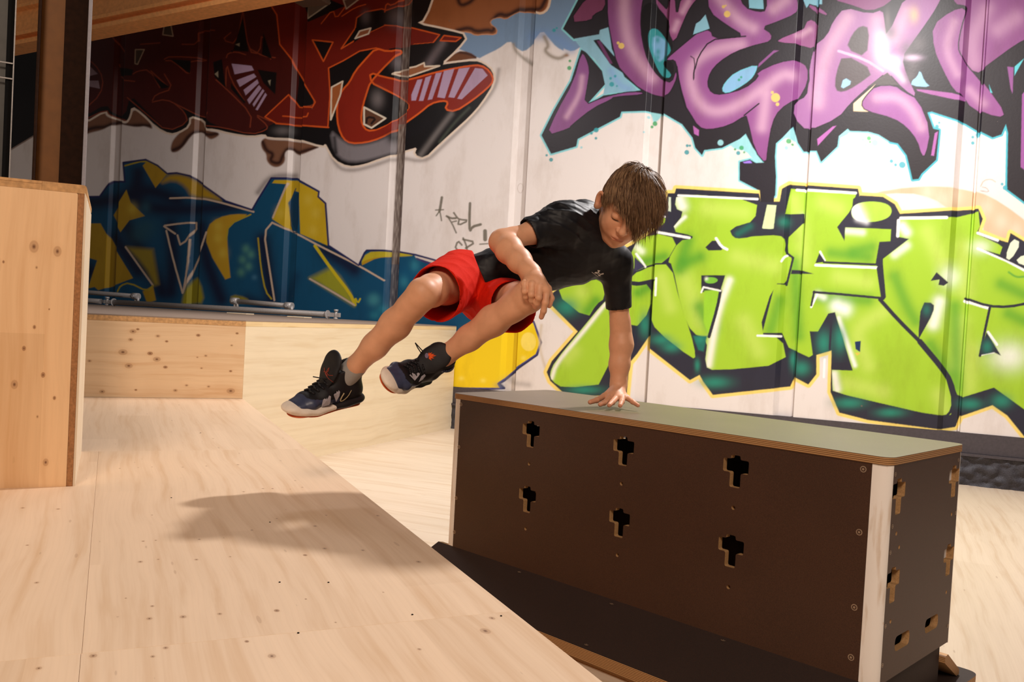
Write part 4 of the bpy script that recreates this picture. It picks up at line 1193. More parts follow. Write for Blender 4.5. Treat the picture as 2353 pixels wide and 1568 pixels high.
def railing(label, main, flange_px, upper, ends, z0=PZc, z1=PZc):
    a = pipe_pt(*main[0], z=z0); b = pipe_pt(*main[1], z=z1)
    root = empty('steel_railing', tuple(a), label, 'railing', 'galvanised pipe railings lying on the block')
    d = (b - a) / np.linalg.norm(b - a)
    bm = bmesh.new(); add_tube(bm, a, b, .024, 24); bm_ob('main_pipe', bm, m_steel, root)
    for e, s in ends:
        q = a if e == 0 else b
        bm = bmesh.new(); add_tube(bm, q, q + d * .008 * s, .036, 24); bm_ob('flange', bm, m_zinc, root)
        bm = bmesh.new()
        add_box(bm, (0, -.008, -.018), (.12, .008, .018), frame(q + d * .008 * s, d * s), .003)
        add_tube(bm, q + d * .085 * s + np.array([0, 0, -.034]), q + d * .085 * s + np.array([0, 0, .040]), .012, 12)
        add_tube(bm, q + d * .085 * s + np.array([0, 0, .03]), q + d * .085 * s + np.array([0, 0, .046]), .02, 6)
        add_tube(bm, q + d * .085 * s + np.array([0, 0, -.036]), q + d * .085 * s + np.array([0, 0, -.022]), .02, 6)
        bm_ob('end_fitting', bm, m_zinc, root)
    ua, ub = upper
    ua = on_plane(*ua, WN * (WD - .36), WN); ub = on_plane(*ub, WN * (WD - .36), WN)
    bm = bmesh.new(); add_tube(bm, ua, ub, .021, 24); bm_ob('upper_pipe', bm, m_steel, root)
    du = (ub - ua) / np.linalg.norm(ub - ua)
    for q in (ua, ub):
        bm = bmesh.new(); coupler(bm, q, du, .03, .07)
        add_tube(bm, q, np.array([q[0], q[1], ZB + .03]), .012, 14)
        add_tube(bm, q + WT * .03, np.array([q[0], q[1], ZB + .03]) + WT * .03, .012, 14)
        add_tube(bm, q - WN * .028, q - WN * .04, .014, 8)
        bm_ob('coupler', bm, m_zinc, root)
    return root


railing('longer galvanised pipe railing lying at the back of the block, flanged at both ends', ((262, 700), (752, 721)), None, ((540, 692), (664, 703)), ((0, -1), (1, 1)), PZc, PZc + .001)
railing('galvanised pipe railing at the left of the block, running off behind the spruce pillar box', ((120, 690), (232, 698)), None, ((100, 664), (312, 681)), (), PZc, PZc)
for i, (xa, ya, xb, yb) in enumerate(((530, 721, 575, 724), (668, 728, 708, 731))):
    a = on_z(xa, ya, ZB + .004) if False else pipe_pt(xa, ya, ZB + .004, .62); b_ = pipe_pt(xb, yb, ZB + .004, .62)
    bm = bmesh.new(); add_box(bm, (0, -.05, -.004), (float(np.linalg.norm(b_ - a)), .05, .006), frame(a, b_ - a), .002)
    o = bm_ob('wood_offcut', bm, m_block_r)
    tag(o, ('thin pale wood strip under the middle of the longer pipe railing', 'thin pale wood strip under the right end of the longer pipe railing')[i], 'wood strip', 'wood strips under the railing')
# ================================================================ vaulting box
def film_ply(name, col, rough=.45, speck=.25):
    m, nt, b = new_mat(name, rough, .45)
    p, v = coords(nt, scale=(1, 1, 1))
    no = N(nt, 'ShaderNodeTexNoise'); no.inputs['Scale'].default_value = 420; no.inputs['Detail'].default_value = 3
    n2 = N(nt, 'ShaderNodeTexNoise'); n2.inputs['Scale'].default_value = 5; n2.inputs['Detail'].default_value = 4
    nt.links.new(p, no.inputs['Vector']); nt.links.new(p, n2.inputs['Vector'])
    c = lin(col)
    a1 = ramp(nt, no.outputs[0], [(.3, tuple(x * (1 - speck) for x in c[:3]) + (1,)), (.7, tuple(x * (1 + speck) for x in c[:3]) + (1,))])
    a2 = ramp(nt, n2.outputs[0], [(.3, (.9, .9, .9, 1)), (.7, (1.05, 1.05, 1.05, 1))])
    nt.links.new(mixc(nt, 1.0, a1, a2, 'MULTIPLY'), b.inputs['Base Color'])
    bump(nt, b, no.outputs[0], .05, .002)
    return m


def ply_edge(name, layers=.0021):
    m, nt, b = new_mat(name, .6, .3)
    p, v = coords(nt)
    sp = nt.nodes.new('ShaderNodeSeparateXYZ'); nt.links.new(p, sp.inputs[0])
    no = N(nt, 'ShaderNodeTexNoise'); no.inputs['Scale'].default_value = 30; nt.links.new(p, no.inputs['Vector'])
    z = math_n(nt, 'ADD', sp.outputs[2], math_n(nt, 'MULTIPLY', no.outputs[0], .0006))
    w_ = math_n(nt, 'SINE', math_n(nt, 'MULTIPLY', z, 2 * math.pi / (layers * 2)))
    cc = ramp(nt, math_n(nt, 'ADD', math_n(nt, 'MULTIPLY', w_, .5), .5), [(.35, lin((116, 78, 44))), (.62, lin((196, 152, 104)))])
    nt.links.new(cc, b.inputs['Base Color'])
    return m


m_brown = film_ply('brown_film_plywood', (68, 42, 29), .5)
m_top = film_ply('olive_brown_film', (118, 101, 82), .36, .08)
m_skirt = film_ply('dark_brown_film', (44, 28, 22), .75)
m_ply = ply_edge('plywood_edge')
m_plyv = plain('plywood_cut', (176, 138, 94), .65, .3, var=.2, scale=60)
# white painted, worn wooden posts
m_post, nt, b = new_mat('worn_pale_timber', .5, .4)
p_, v_ = coords(nt, scale=(60, 60, 9))
no = N(nt, 'ShaderNodeTexNoise'); no.inputs['Scale'].default_value = 1; no.inputs['Detail'].default_value = 6; nt.links.new(v_, no.inputs['Vector'])
_, v2_ = coords(nt, scale=(30, 30, 16))
n2 = N(nt, 'ShaderNodeTexNoise'); n2.inputs['Scale'].default_value = 1; n2.inputs['Detail'].default_value = 3; nt.links.new(v2_, n2.inputs['Vector'])
cc = ramp(nt, no.outputs[0], [(.3, lin((226, 210, 194))), (.45, lin((248, 242, 236))), (1, lin((250, 245, 240)))])
cc = mixc(nt, ramp(nt, n2.outputs[0], [(.70, (0, 0, 0, 1)), (.76, (.8, .8, .8, 1))]), cc, lin((196, 140, 84)))
nt.links.new(cc, b.inputs['Base Color'])

VO = np.array([-.193, 3.018, 0])
VD = np.array([.7120, -.7022, 0]); VN = np.array([.7022, .7120, 0])
VL, VW, VT, VB = 1.487, .491, .68, .155
vault = empty('vaulting_box', tuple(VO + VD * VL / 2 + VN * VW / 2), 'dark brown plywood vaulting box with cross shaped cut-outs and white rounded corner posts', 'vaulting box')
vm = Matrix(((VD[0], VN[0], 0, VO[0]), (VD[1], VN[1], 0, VO[1]), (0, 0, 1, 0), (0, 0, 0, 1)))


def cross_hole(cx, top, s=1):
    zt = top
    a = [(-.015, 0), (.012, 0), (.012, -.0105), (.0365, -.0105), (.0365, -.045), (.015, -.045), (.015, -.083), (-.0155, -.083), (-.0155, -.045), (-.0365, -.045), (-.0365, -.0105), (-.015, -.0105)]
    return round_poly([(cx + x * s, zt + y) for x, y in a], .005, 3)


def circ(cx, cy, r, n=14): return [(cx + r * math.cos(2 * math.pi * i / n), cy + r * math.sin(2 * math.pi * i / n)) for i in range(n)]


def panel(name, x0, x1, holes, mtx, z1=VT - .0185):
    return plate(name, [(x0, VB), (x1, VB), (x1, z1), (x0, z1)], holes, .018, mtx, [m_brown, m_plyv], vault)


# local: x along, y = height, z = outwards
def face(o, dx, outw):
    return Matrix(((dx[0], 0, outw[0], o[0]), (dx[1], 0, outw[1], o[1]), (0, 1, 0, 0), (0, 0, 0, 1)))


fF = face(VO + VN * .018, VD, -VN)
fB = face(VO + VN * (VW - .018), VD, VN)
fR = face(VO + VD * (VL - .018), VN, VD)
fL = face(VO + VD * .018, VN, -VD)
hf = []
cols = (.376, .740, 1.100)
for c in cols:
    for tz in (.628, .422):
        hf.append(cross_hole(c, tz))
    for tz in (.493, .2875):
        hf.append(circ(c, tz, .0055))
pf = panel('front_panel', .036, VL - .040, hf, fF)
panel('back_panel', .036, VL - .040, [cross_hole(c, tz) for c in cols for tz in (.628, .422)], fB)
he = [cross_hole(c, tz) for c in (.062, .430) for tz in (.628, .422)]
for c in (.143, .336):
    he.append(round_poly([(c - .045, .214), (c + .045, .214), (c + .045, .250), (c - .045, .250)], .015, 5))
for c, z in ((.062, .50), (.085, .465), (.43, .50), (.062, .295), (.43, .295)): he.append(circ(c, z, .005))
panel('end_panel', .0235, VW - .0235, he, fR)
panel('end_panel', .0235, VW - .0235, he, fL)
# inner shelf layer seen through the end cut-outs
for c in (.062, .43):
    for z_ in (.585, .379):
        bm = bmesh.new(); add_box(bm, (VL - .06, c - .045, z_), (VL - .0185, c - .012, z_ + .015), vm); bm_ob('inner_batten', bm, m_plyv, vault)
# posts with rounded outside corners
R_ = .040


def post(cx, cy, sx, sy, bx_=.040, by_=.0235):
    pts_ = [(0, .0)]
    outp = []
    # quarter round from (bx,0) to (0,by)
    outp.append((bx_, 0))
    for k in range(0, 13):
        a = math.pi / 2 * k / 12
        outp.append((bx_ * .9 * (1 - math.sin(a)), by_ * .98 * (1 - math.cos(a))))
    outp += [(0, by_), (.018, by_), (.018, .03), (bx_, .03)]
    return [(cx + sx * x, cy + sy * y) for x, y in outp]


for cx, cy, sx, sy in ((0, 0, 1, 1), (VL, 0, -1, 1), (VL, VW, -1, -1), (0, VW, 1, -1)):
    bm = bmesh.new(); add_prism(bm, post(cx, cy, sx, sy), VB - .002, VT - .019, vm)
    o = bm_ob('corner_post', bm, m_post, vault)
    for pgn in o.data.polygons: pgn.use_smooth = abs(pgn.normal.z) < .5
    md = o.modifiers.new('n', 'EDGE_SPLIT'); md.split_angle = math.radians(40)
# top board
bm = bmesh.new()
add_prism(bm, round_poly([(-.003, -.003), (VL + .003, -.003), (VL + .003, VW + .003), (-.003, VW + .003)], .034, 8), VT - .0185, VT, vm, 0, 1)
bmesh.ops.recalc_face_normals(bm, faces=bm.faces)
tb = bm_ob('top_board', bm, [m_top, m_ply], vault)
# dark liner so that the hollow inside stays a closed box
bm = bmesh.new(); add_box(bm, (.05, .045, VB - .001), (VL - .07, VW - .045, VB + .012), vm); bm_ob('inner_floor', bm, m_skirt, vault)
# skirts
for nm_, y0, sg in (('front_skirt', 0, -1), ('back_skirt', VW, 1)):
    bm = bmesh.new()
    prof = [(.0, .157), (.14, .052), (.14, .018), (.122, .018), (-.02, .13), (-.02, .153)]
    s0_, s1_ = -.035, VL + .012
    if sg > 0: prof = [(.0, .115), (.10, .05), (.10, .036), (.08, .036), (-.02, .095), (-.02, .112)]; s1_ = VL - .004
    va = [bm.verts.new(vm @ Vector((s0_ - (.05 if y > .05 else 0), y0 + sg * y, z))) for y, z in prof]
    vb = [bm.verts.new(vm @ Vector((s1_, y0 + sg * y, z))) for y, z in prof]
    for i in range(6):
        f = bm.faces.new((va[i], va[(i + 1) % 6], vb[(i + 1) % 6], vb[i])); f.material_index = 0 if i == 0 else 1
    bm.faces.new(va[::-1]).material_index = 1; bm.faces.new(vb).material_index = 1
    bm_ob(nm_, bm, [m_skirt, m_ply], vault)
for y0, sg in ((0, -1), (VW, 1)):
    bm = bmesh.new()
    t_ = [Vector((0, .16)), Vector((.02, .16)), Vector((.115, .055)), Vector((0, .055))]
    for xx in (VL - .012,):
        f0_ = [bm.verts.new(vm @ Vector((xx, y0 + sg * q.x, q.y + .06 * (q.y > .1)))) for q in t_]
        f1_ = [bm.verts.new(vm @ Vector((xx + .018, y0 + sg * q.x, q.y + .06 * (q.y > .1)))) for q in t_]
        for i in range(4): bm.faces.new((f0_[i], f0_[(i + 1) % 4], f1_[(i + 1) % 4], f1_[i]))
        bm.faces.new(f0_); bm.faces.new(f1_[::-1])
    bm.free()
bm = bmesh.new()
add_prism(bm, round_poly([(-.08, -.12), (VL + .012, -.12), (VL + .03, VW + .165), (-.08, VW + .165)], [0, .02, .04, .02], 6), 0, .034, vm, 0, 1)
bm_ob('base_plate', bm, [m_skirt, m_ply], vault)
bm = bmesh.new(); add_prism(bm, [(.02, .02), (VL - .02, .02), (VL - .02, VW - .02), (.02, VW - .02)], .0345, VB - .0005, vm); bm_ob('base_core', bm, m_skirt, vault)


# screws
def ring(bm, m, r):
    for rr, z0, z1, mi in ((r, 0, .0008, 0), (r * .72, .0008, .0010, 1), (r * .36, .001, .0013, 0)):
        c0 = [bm.verts.new(m @ Vector((rr * math.cos(2 * math.pi * i / 14), rr * math.sin(2 * math.pi * i / 14), z1))) for i in range(14)]
        c1 = [bm.verts.new(m @ Vector((rr * math.cos(2 * math.pi * i / 14), rr * math.sin(2 * math.pi * i / 14), z0))) for i in range(14)]
        bm.faces.new(c0).material_index = mi
        for i in range(14): bm.faces.new((c1[i], c1[(i + 1) % 14], c0[(i + 1) % 14], c0[i])).material_index = mi


for s in (.045, 1.427):
    for z in (.645, .499, .324, .207):
        bm = bmesh.new(); ring(bm, fF @ Matrix.Translation((s, z, .018)), .0075 if s > 1 else .0062); bm_ob('screw', bm, [m_scr, m_brown], vault)
for s, z in ((.033, .64), (.033, .46), (.033, .29), (.46, .50), (.455, .64), (.458, .20), (.03, .2), (.035, .52)):
    bm = bmesh.new(); ring(bm, fR @ Matrix.Translation((s, z, .018)), .005); bm_ob('screw', bm, [m_scr, m_brown], vault)
skn = np.array([0, 0, 0.0])
for x, y in ((1194, 1315), (1406, 1388), (1662, 1472), (1348, 1482), (1015 + 0, 1290)):
    # seated on the sloping skirt
    n_s = (-VN * .105 + np.array([0, 0, .14])); n_s /= np.linalg.norm(n_s)
    p = on_plane(x, y, VO + np.array([0, 0, .157]), n_s)
    lz = (p - VO) @ -VN
    if not (0 < lz < .14) or not (0 < (p - VO) @ VD < VL): continue
    bm = bmesh.new(); m3 = frame(tuple(p), tuple(VD), tuple(n_s)); ring(bm, m3, .006); bm_ob('screw', bm, [m_scr, m_brown], vault)
# ================================================================ the boy
V_R, V_U, V_C = _r2, _u2, -_fw       # right, up and towards-the-room directions used to note down poses


def cv(x, y, z):
    v = V_R * x + V_U * y + V_C * z
    return v / np.linalg.norm(v)


def J(x, y, Y): return at_depth(x, y, Y)


class Field:
    """signed distance field sampled on a regular block"""

    def __init__(s, lo, hi, h):
        s.lo = np.array(lo, float); s.h = h
        s.n = np.ceil((np.array(hi) - s.lo) / h).astype(int) + 1
        s.ax = [(s.lo[i] + h * np.arange(s.n[i])).astype(np.float32) for i in range(3)]
        s.d = np.full(s.n, .06, np.float32)

    def win(s, lo, hi):
        sl = []
        for i in range(3):
            a = int(max(0, math.floor((lo[i] - s.lo[i]) / s.h))); b = int(min(s.n[i], math.ceil((hi[i] - s.lo[i]) / s.h) + 1))
            if b <= a: return None, None
            sl.append(slice(a, b))
        X, Y, Z = np.meshgrid(s.ax[0][sl[0]], s.ax[1][sl[1]], s.ax[2][sl[2]], indexing='ij', sparse=True)
        return tuple(sl), (X, Y, Z)

    def op(s, lo, hi, fn, k=.01, mode='add'):
        m = k + .012
        sl, G = s.win(np.array(lo) - m, np.array(hi) + m)
        if sl is None: return
        v = fn(*G).astype(np.float32)
        a = s.d[sl]
        if mode == 'add':
            hh = np.clip(.5 + .5 * (a - v) / k, 0, 1)
            s.d[sl] = a * (1 - hh) + v * hh - k * hh * (1 - hh)
        elif mode == 'sub':
            hh = np.clip(.5 - .5 * (a + v) / k, 0, 1)
            s.d[sl] = a * (1 - hh) - v * hh + k * hh * (1 - hh)
        elif mode == 'and':
            s.d[sl] = np.maximum(a, v)

    def mesh(s, keep=None):
        return nets(s.d, s.lo, s.h, keep)


def nets(F, lo, h, keep=None, tile=False):
    """naive surface nets"""
    ins = F < 0
    nx, ny, nz = F.shape
    cnt = np.zeros((nx - 1, ny - 1, nz - 1), np.int8)
    for dx in (0, 1):
        for dy in (0, 1):
            for dz in (0, 1):
                cnt += ins[dx:nx - 1 + dx, dy:ny - 1 + dy, dz:nz - 1 + dz]
    act = (cnt > 0) & (cnt < 8)
    ci = np.argwhere(act)
    vid = np.full(act.shape, -1, np.int64); vid[act] = np.arange(len(ci))
    acc = np.zeros((len(ci), 3)); num = np.zeros(len(ci))
    cor = [(0, 0, 0), (1, 0, 0), (0, 1, 0), (1, 1, 0), (0, 0, 1), (1, 0, 1), (0, 1, 1), (1, 1, 1)]
    for a in range(8):
        for b_ in range(a + 1, 8):
            if sum(abs(cor[a][i] - cor[b_][i]) for i in range(3)) != 1: continue
            pa = ci + cor[a]; pb = ci + cor[b_]
            fa = F[pa[:, 0], pa[:, 1], pa[:, 2]]; fb = F[pb[:, 0], pb[:, 1], pb[:, 2]]
            m = (fa < 0) != (fb < 0)
            t = np.where(m, fa / np.where(m, fa - fb, 1), 0)
            acc += np.where(m[:, None], pa + (pb - pa) * t[:, None], 0); num += m
    v = lo + h * (acc / num[:, None])
    fs = []
    for ax in range(3):
        o = [slice(1, -1)] * 3
        sl0 = list(o); sl1 = list(o)
        sl0[ax] = slice(0, F.shape[ax] - 1 - tile); sl1[ax] = slice(1, F.shape[ax] - tile)
        a = ins[tuple(sl0)]; b_ = ins[tuple(sl1)]
        e = np.argwhere(a != b_)
        fl_ = a[a != b_]
        e = e + np.array([0 if i == ax else 1 for i in range(3)])
        u, w = [(1, 2), (2, 0), (0, 1)][ax]
        q = []
        for du, dw in ((-1, -1), (0, -1), (0, 0), (-1, 0)):
            c = e.copy(); c[:, u] += du; c[:, w] += dw
            q.append(vid[c[:, 0], c[:, 1], c[:, 2]])
        q = np.stack(q, 1)
        q[~fl_] = q[~fl_][:, ::-1]
        fs.append(q)
    f = np.concatenate(fs)
    if tile: return v, f, ci
    if keep is not None:
        cen = v[f].mean(1)
        f = f[keep(cen)]
        used = np.unique(f); re_ = np.full(len(v), -1); re_[used] = np.arange(len(used))
        v = v[used]; f = re_[f]
    return v, f


def field_ob(name, parts, mats, parent, smooth_it=1, tint=None):
    """join one or several (verts, quads) surfaces into one mesh object"""
    vs_, fs_, o_ = [], [], 0
    for v, f in parts:
        vs_.append(v); fs_.append(f + o_); o_ += len(v)
    v = np.concatenate(vs_); f = np.concatenate(fs_)
    for _ in range(smooth_it):
        s_ = np.zeros_like(v); c_ = np.zeros(len(v))
        for a, b_ in ((0, 1), (1, 2), (2, 3), (3, 0)):
            np.add.at(s_, f[:, a], v[f[:, b_]]); np.add.at(c_, f[:, a], 1)
            np.add.at(s_, f[:, b_], v[f[:, a]]); np.add.at(c_, f[:, b_], 1)
        v = v * .5 + .5 * s_ / np.maximum(c_, 1)[:, None]
    me = bpy.data.meshes.new(name)
    me.vertices.add(len(v)); me.vertices.foreach_set('co', v.reshape(-1).astype(np.float32))
    me.loops.add(len(f) * 4); me.loops.foreach_set('vertex_index', f.reshape(-1).astype(np.int32))
    me.polygons.add(len(f)); me.polygons.foreach_set('loop_start', (np.arange(len(f)) * 4).astype(np.int32))
    me.polygons.foreach_set('loop_total', np.full(len(f), 4, np.int32))
    me.update(calc_edges=True)
    me.polygons.foreach_set('use_smooth', np.ones(len(f), bool))
    if tint is not None:
        at_ = me.color_attributes.new('tint', 'FLOAT_COLOR', 'POINT')
        c4 = np.ones((len(v), 4), np.float32); c4[:, :3] = tint(v)
        at_.data.foreach_set('color', c4.reshape(-1))
    if not isinstance(mats, (list, tuple)): mats = [mats]
    for m in mats: me.materials.append(m)
    o = bpy.data.objects.new(name, me); COL.link(o)
    if parent: adopt(o, parent)
    return o


# ---- primitives: each returns (lo, hi, fn)
def cap(a, b, ra, rb=None, squash=None):
    """round cone a->b; squash=(dir, s) flattens it along dir"""
    a = np.asarray(a, float); b = np.asarray(b, float); rb = ra if rb is None else rb
    ba = b - a; L = ba @ ba + 1e-12
    r = max(ra, rb) * (max(1, squash[1]) if squash else 1)
    lo = np.minimum(a, b) - r; hi = np.maximum(a, b) + r

    def fn(X, Y, Z):
        px, py, pz = X - a[0], Y - a[1], Z - a[2]
        t = np.clip((px * ba[0] + py * ba[1] + pz * ba[2]) / L, 0, 1)
        qx, qy, qz = px - t * ba[0], py - t * ba[1], pz - t * ba[2]
        if squash:
            d_, s = squash
            k = (qx * d_[0] + qy * d_[1] + qz * d_[2]) * (1 / s - 1)
            qx, qy, qz = qx + k * d_[0], qy + k * d_[1], qz + k * d_[2]
        return np.sqrt(qx * qx + qy * qy + qz * qz) - (ra + (rb - ra) * t)
    return lo, hi, fn


def ell(c, R, ax=None):
    """ellipsoid, ax = 3 unit axes (rows)"""
    c = np.asarray(c, float); R = np.asarray(R, float)
    A = np.eye(3) if ax is None else np.asarray(ax)
    r = R.max()

    def fn(X, Y, Z):
        px, py, pz = X - c[0], Y - c[1], Z - c[2]
        u = [(px * A[i][0] + py * A[i][1] + pz * A[i][2]) / R[i] for i in range(3)]
        k0 = np.sqrt(u[0] ** 2 + u[1] ** 2 + u[2] ** 2)
        k1 = np.sqrt((u[0] / R[0]) ** 2 + (u[1] / R[1]) ** 2 + (u[2] / R[2]) ** 2) + 1e-9
        return k0 * (k0 - 1) / k1
    return c - r, c + r, fn


def loft(a, b, sa, sb, side):
    """elliptic trunk segment: sa=(half width, half depth) at a; side = width direction"""
    a = np.asarray(a, float); b = np.asarray(b, float)
    ba = b - a; Ln = np.linalg.norm(ba); ax = ba / Ln
    sd = side - ax * (side @ ax); sd = sd / np.linalg.norm(sd); fr_ = np.cross(ax, sd)
    r = max(sa + sb)

    def fn(X, Y, Z):
        px, py, pz = X - a[0], Y - a[1], Z - a[2]
        h_ = px * ax[0] + py * ax[1] + pz * ax[2]
        t = np.clip(h_ / Ln, 0, 1)
        w = sa[0] + (sb[0] - sa[0]) * t; d_ = sa[1] + (sb[1] - sa[1]) * t
        x = (px * sd[0] + py * sd[1] + pz * sd[2]); y = (px * fr_[0] + py * fr_[1] + pz * fr_[2]); z = h_ - t * Ln
        k0 = np.sqrt((x / w) ** 2 + (y / d_) ** 2 + (z / (d_ * .9)) ** 2)
        return (k0 - 1) * np.minimum(w, d_) * (1 + .35 * (1 - np.exp(-(k0 - 1).clip(0) * 3)))
    return np.minimum(a, b) - r, np.maximum(a, b) + r, fn


def half(p, n):
    """half space, inside where (x-p).n < 0"""
    p = np.asarray(p); n = np.asarray(n) / np.linalg.norm(n)
    return lambda X, Y, Z: (X - p[0]) * n[0] + (Y - p[1]) * n[1] + (Z - p[2]) * n[2] + 0 * X * Y * Z


# ---- joints
SH_R, EL_R, WR_R = J(1294, 512, 2.63), J(1153, 556, 2.54), J(1222, 630, 2.41)
SH_L, EL_L, WR_L = J(1414, 602, 2.80), J(1427, 765, 2.845), J(1421, 888, 2.83)
NECK = J(1378, 532, 2.73)
CHEST, WAIST, PELV = J(1312, 580, 2.745), J(1190, 622, 2.75), J(1098, 655, 2.74)
HIP_R, KN_R, AN_R = J(1060, 640, 2.72), J(972, 676, 2.42), J(789, 872, 2.56)
HIP_L, KN_L, AN_L = J(1128, 690, 2.76), J(1212, 684, 2.43), J(993, 838, 2.60)
SIDE = (SH_L - SH_R) / np.linalg.norm(SH_L - SH_R)
TUP = (NECK - PELV) / np.linalg.norm(NECK - PELV)
FRONT = np.cross(SIDE, TUP); FRONT /= np.linalg.norm(FRONT)

HC = J(1440, 477, 2.625)
HU = cv(.30, .65, .70); HF = cv(-.15, -.72, .68); HF = HF - HU * (HF @ HU); HF /= np.linalg.norm(HF)
HS = np.cross(HU, HF)
if HS @ V_R < 0: HS = -HS
HAX = np.array([HS, HU, HF])


def hp(x, y, z): return HC + HS * x + HU * y + HF * z


def limb(f, pts_, k=.015, squash=None):
    for (a, ra), (b_, rb) in zip(pts_[:-1], pts_[1:]):
        f.op(*cap(a, b_, ra, rb, squash), k=k)


def mid(a, b, t): return a + (b - a) * t


def perp(a, b, d):
    ax = (b - a) / np.linalg.norm(b - a)
    d = d - ax * (d @ ax)
    return d / np.linalg.norm(d)


# planted (left) hand: positions over the box top
def T_(x, y, Y): return J(x, y, Y)


HANDL = dict(
    w=WR_L, pc=T_(1416, 905, 2.79),
    fing=[
        [(T_(1404, 900, 2.81), .0125), (T_(1388, 911, 2.785), .0095), (T_(1371, 920, 2.745), .0085), (T_(1356, 924.5, 2.725), .0075)],
        [(T_(1409, 905, 2.80), .0120), (T_(1399, 917, 2.765), .0098), (T_(1388, 926, 2.735), .0082), (T_(1379, 930, 2.715), .0070)],
        [(T_(1418, 904, 2.80), .0120), (T_(1417, 914, 2.765), .0100), (T_(1407, 925, 2.725), .0084), (T_(1400, 931.5, 2.70), .0072)],
        [(T_(1426, 904, 2.80), .0120), (T_(1431, 914, 2.765), .0098), (T_(1428.5, 924, 2.73), .0082), (T_(1425, 932.5, 2.705), .0070)],
        [(T_(1430, 905, 2.81), .0115), (T_(1440, 914, 2.775), .0090), (T_(1454, 924, 2.745), .0074), (T_(1466, 932, 2.725), .0063)],
    ])
KY = 2.365
HANDR = dict(
    w=WR_R, pc=J(1231, 645, 2.375),
    fing=[
        [(J(1216, 636, 2.40), .0120), (J(1206, 652, KY), .0098), (J(1206, 670, KY - .012), .0082), (J(1208, 682, KY), .0075), (J(1213, 690, KY + .012), .0070)],
        [(J(1226, 636, 2.39), .0125), (J(1223, 655, KY - .008), .0104), (J(1221, 677, KY - .022), .0086), (J(1222, 690, KY - .008), .0080), (J(1227, 699, KY + .006), .0072)],
        [(J(1235, 638, 2.39), .0125), (J(1240, 660, KY - .010), .0106), (J(1238, 684, KY - .024), .0088), (J(1234, 697, KY - .010), .0082), (J(1230, 705, KY + .005), .0074)],
        [(J(1243, 642, 2.40), .0125), (J(1256, 668, KY - .004), .0102), (J(1253, 696, KY - .016), .0088), (J(1249, 715, KY - .010), .0080), (J(1244, 729, KY), .0072)],
        [(J(1240, 640, 2.415), .0130), (J(1258, 664, 2.40), .0110), (J(1266, 686, 2.395), .0092), (J(1262, 702, 2.395), .0080)],
    ])


def build_hand(f, H_):
    for i, fg in enumerate(H_['fing']):
        a, ra = fg[0]; b_, rb = fg[1]
        f.op(*cap(a, b_, ra, rb), k=.008)
    f.op(*cap(H_['w'], H_['pc'], .024, .0225, (H_['nrm'], .72)), k=.012)
    f.op(*cap(H_['pc'], (H_['fing'][2][1][0] + H_['fing'][3][1][0]) / 2, .0215, .015, (H_['nrm'], .70)), k=.010)
    for fg in H_['fing']:
        for (a, ra), (b_, rb) in zip(fg[1:-1], fg[2:]):
            f.op(*cap(a, b_, ra, rb), k=.0028)
        for (a, ra) in fg[1:-1]:
            f.op(*cap(a, a + 1e-4, ra * 1.06), k=.003)


HANDL['nrm'] = np.array([0, 0, 1.0])
HANDR['nrm'] = cv(-.1, .35, .93)


def build_body(f):
    # legs
    for hip, kn, an, s in ((HIP_R, KN_R, AN_R, 1), (HIP_L, KN_L, AN_L, -1)):
        sh = (an - kn) / np.linalg.norm(an - kn)
        thd = (kn - hip) / np.linalg.norm(kn - hip)
        back = thd * -1 + sh * 0
        back = perp(kn, an, hip - kn)          # calf side
        limb(f, [(hip, .066), (mid(hip, kn, .45), .056), (mid(hip, kn, .80), .044), (kn, .041)], .02)
        f.op(*cap(kn + thd * .012 - sh * .004, kn + thd * .016 + sh * .012, .037, .032), k=.016)       # kneecap
        limb(f, [(kn, .040), (mid(kn, an, .14) , .037), (mid(kn, an, .35) + back * .009, .042), (mid(kn, an, .6) + back * .004, .035), (mid(kn, an, .85), .027), (an, .030)], .02)
        f.op(*cap(mid(kn, an, .12) - back * .016, mid(kn, an, .8) - back * .010, .024, .016), k=.02)  # shin
    # pelvis and trunk (under the clothes)
    f.op(*loft(PELV, WAIST, (.095, .066), (.085, .06), SIDE), k=.03)
    f.op(*loft(WAIST, CHEST, (.085, .06), (.108, .066), SIDE), k=.03)
    f.op(*loft(CHEST, mid(SH_R, SH_L, .5) + TUP * .01, (.108, .066), (.105, .05), SIDE), k=.03)
    f.op(*cap(mid(SH_R, SH_L, .5), NECK, .05, .038), k=.03)
    f.op(*cap(NECK, hp(0, -.045, -.03), .038, .037), k=.03)
    f.op(*cap(NECK, hp(-.030, -.040, -.035), .034, .030), k=.03)
    # arms
    for sh_, el, wr, fa in ((SH_R, EL_R, WR_R, 0), (SH_L, EL_L, WR_L, 1)):
        limb(f, [(sh_, .040), (mid(sh_, el, .45), .034), (mid(sh_, el, .85), .0295), (el, .030)], .02)
        if fa == 0:
            limb(f, [(el, .031), (mid(el, wr, .25), .0375), (mid(el, wr, .6), .032), (mid(el, wr, .92), .024), (wr, .0245)], .02)
            f.op(*cap(el + cv(-.8, -.2, .2) * .010, el + cv(-.5, .6, .1) * .008, .022), k=.02)
        else:
            limb(f, [(el, .0305), (mid(el, wr, .22) + cv(.6, 0, 0) * .003, .036), (mid(el, wr, .6), .031), (mid(el, wr, .92), .0235), (wr, .024)], .02)
    build_hand(f, HANDL); build_hand(f, HANDR)
    build_head(f)


def hcap(a, b_, ra, rb=None): return cap(hp(*a), hp(*b_), ra, rb)


def hell(c, R): return ell(hp(*c), R, HAX)


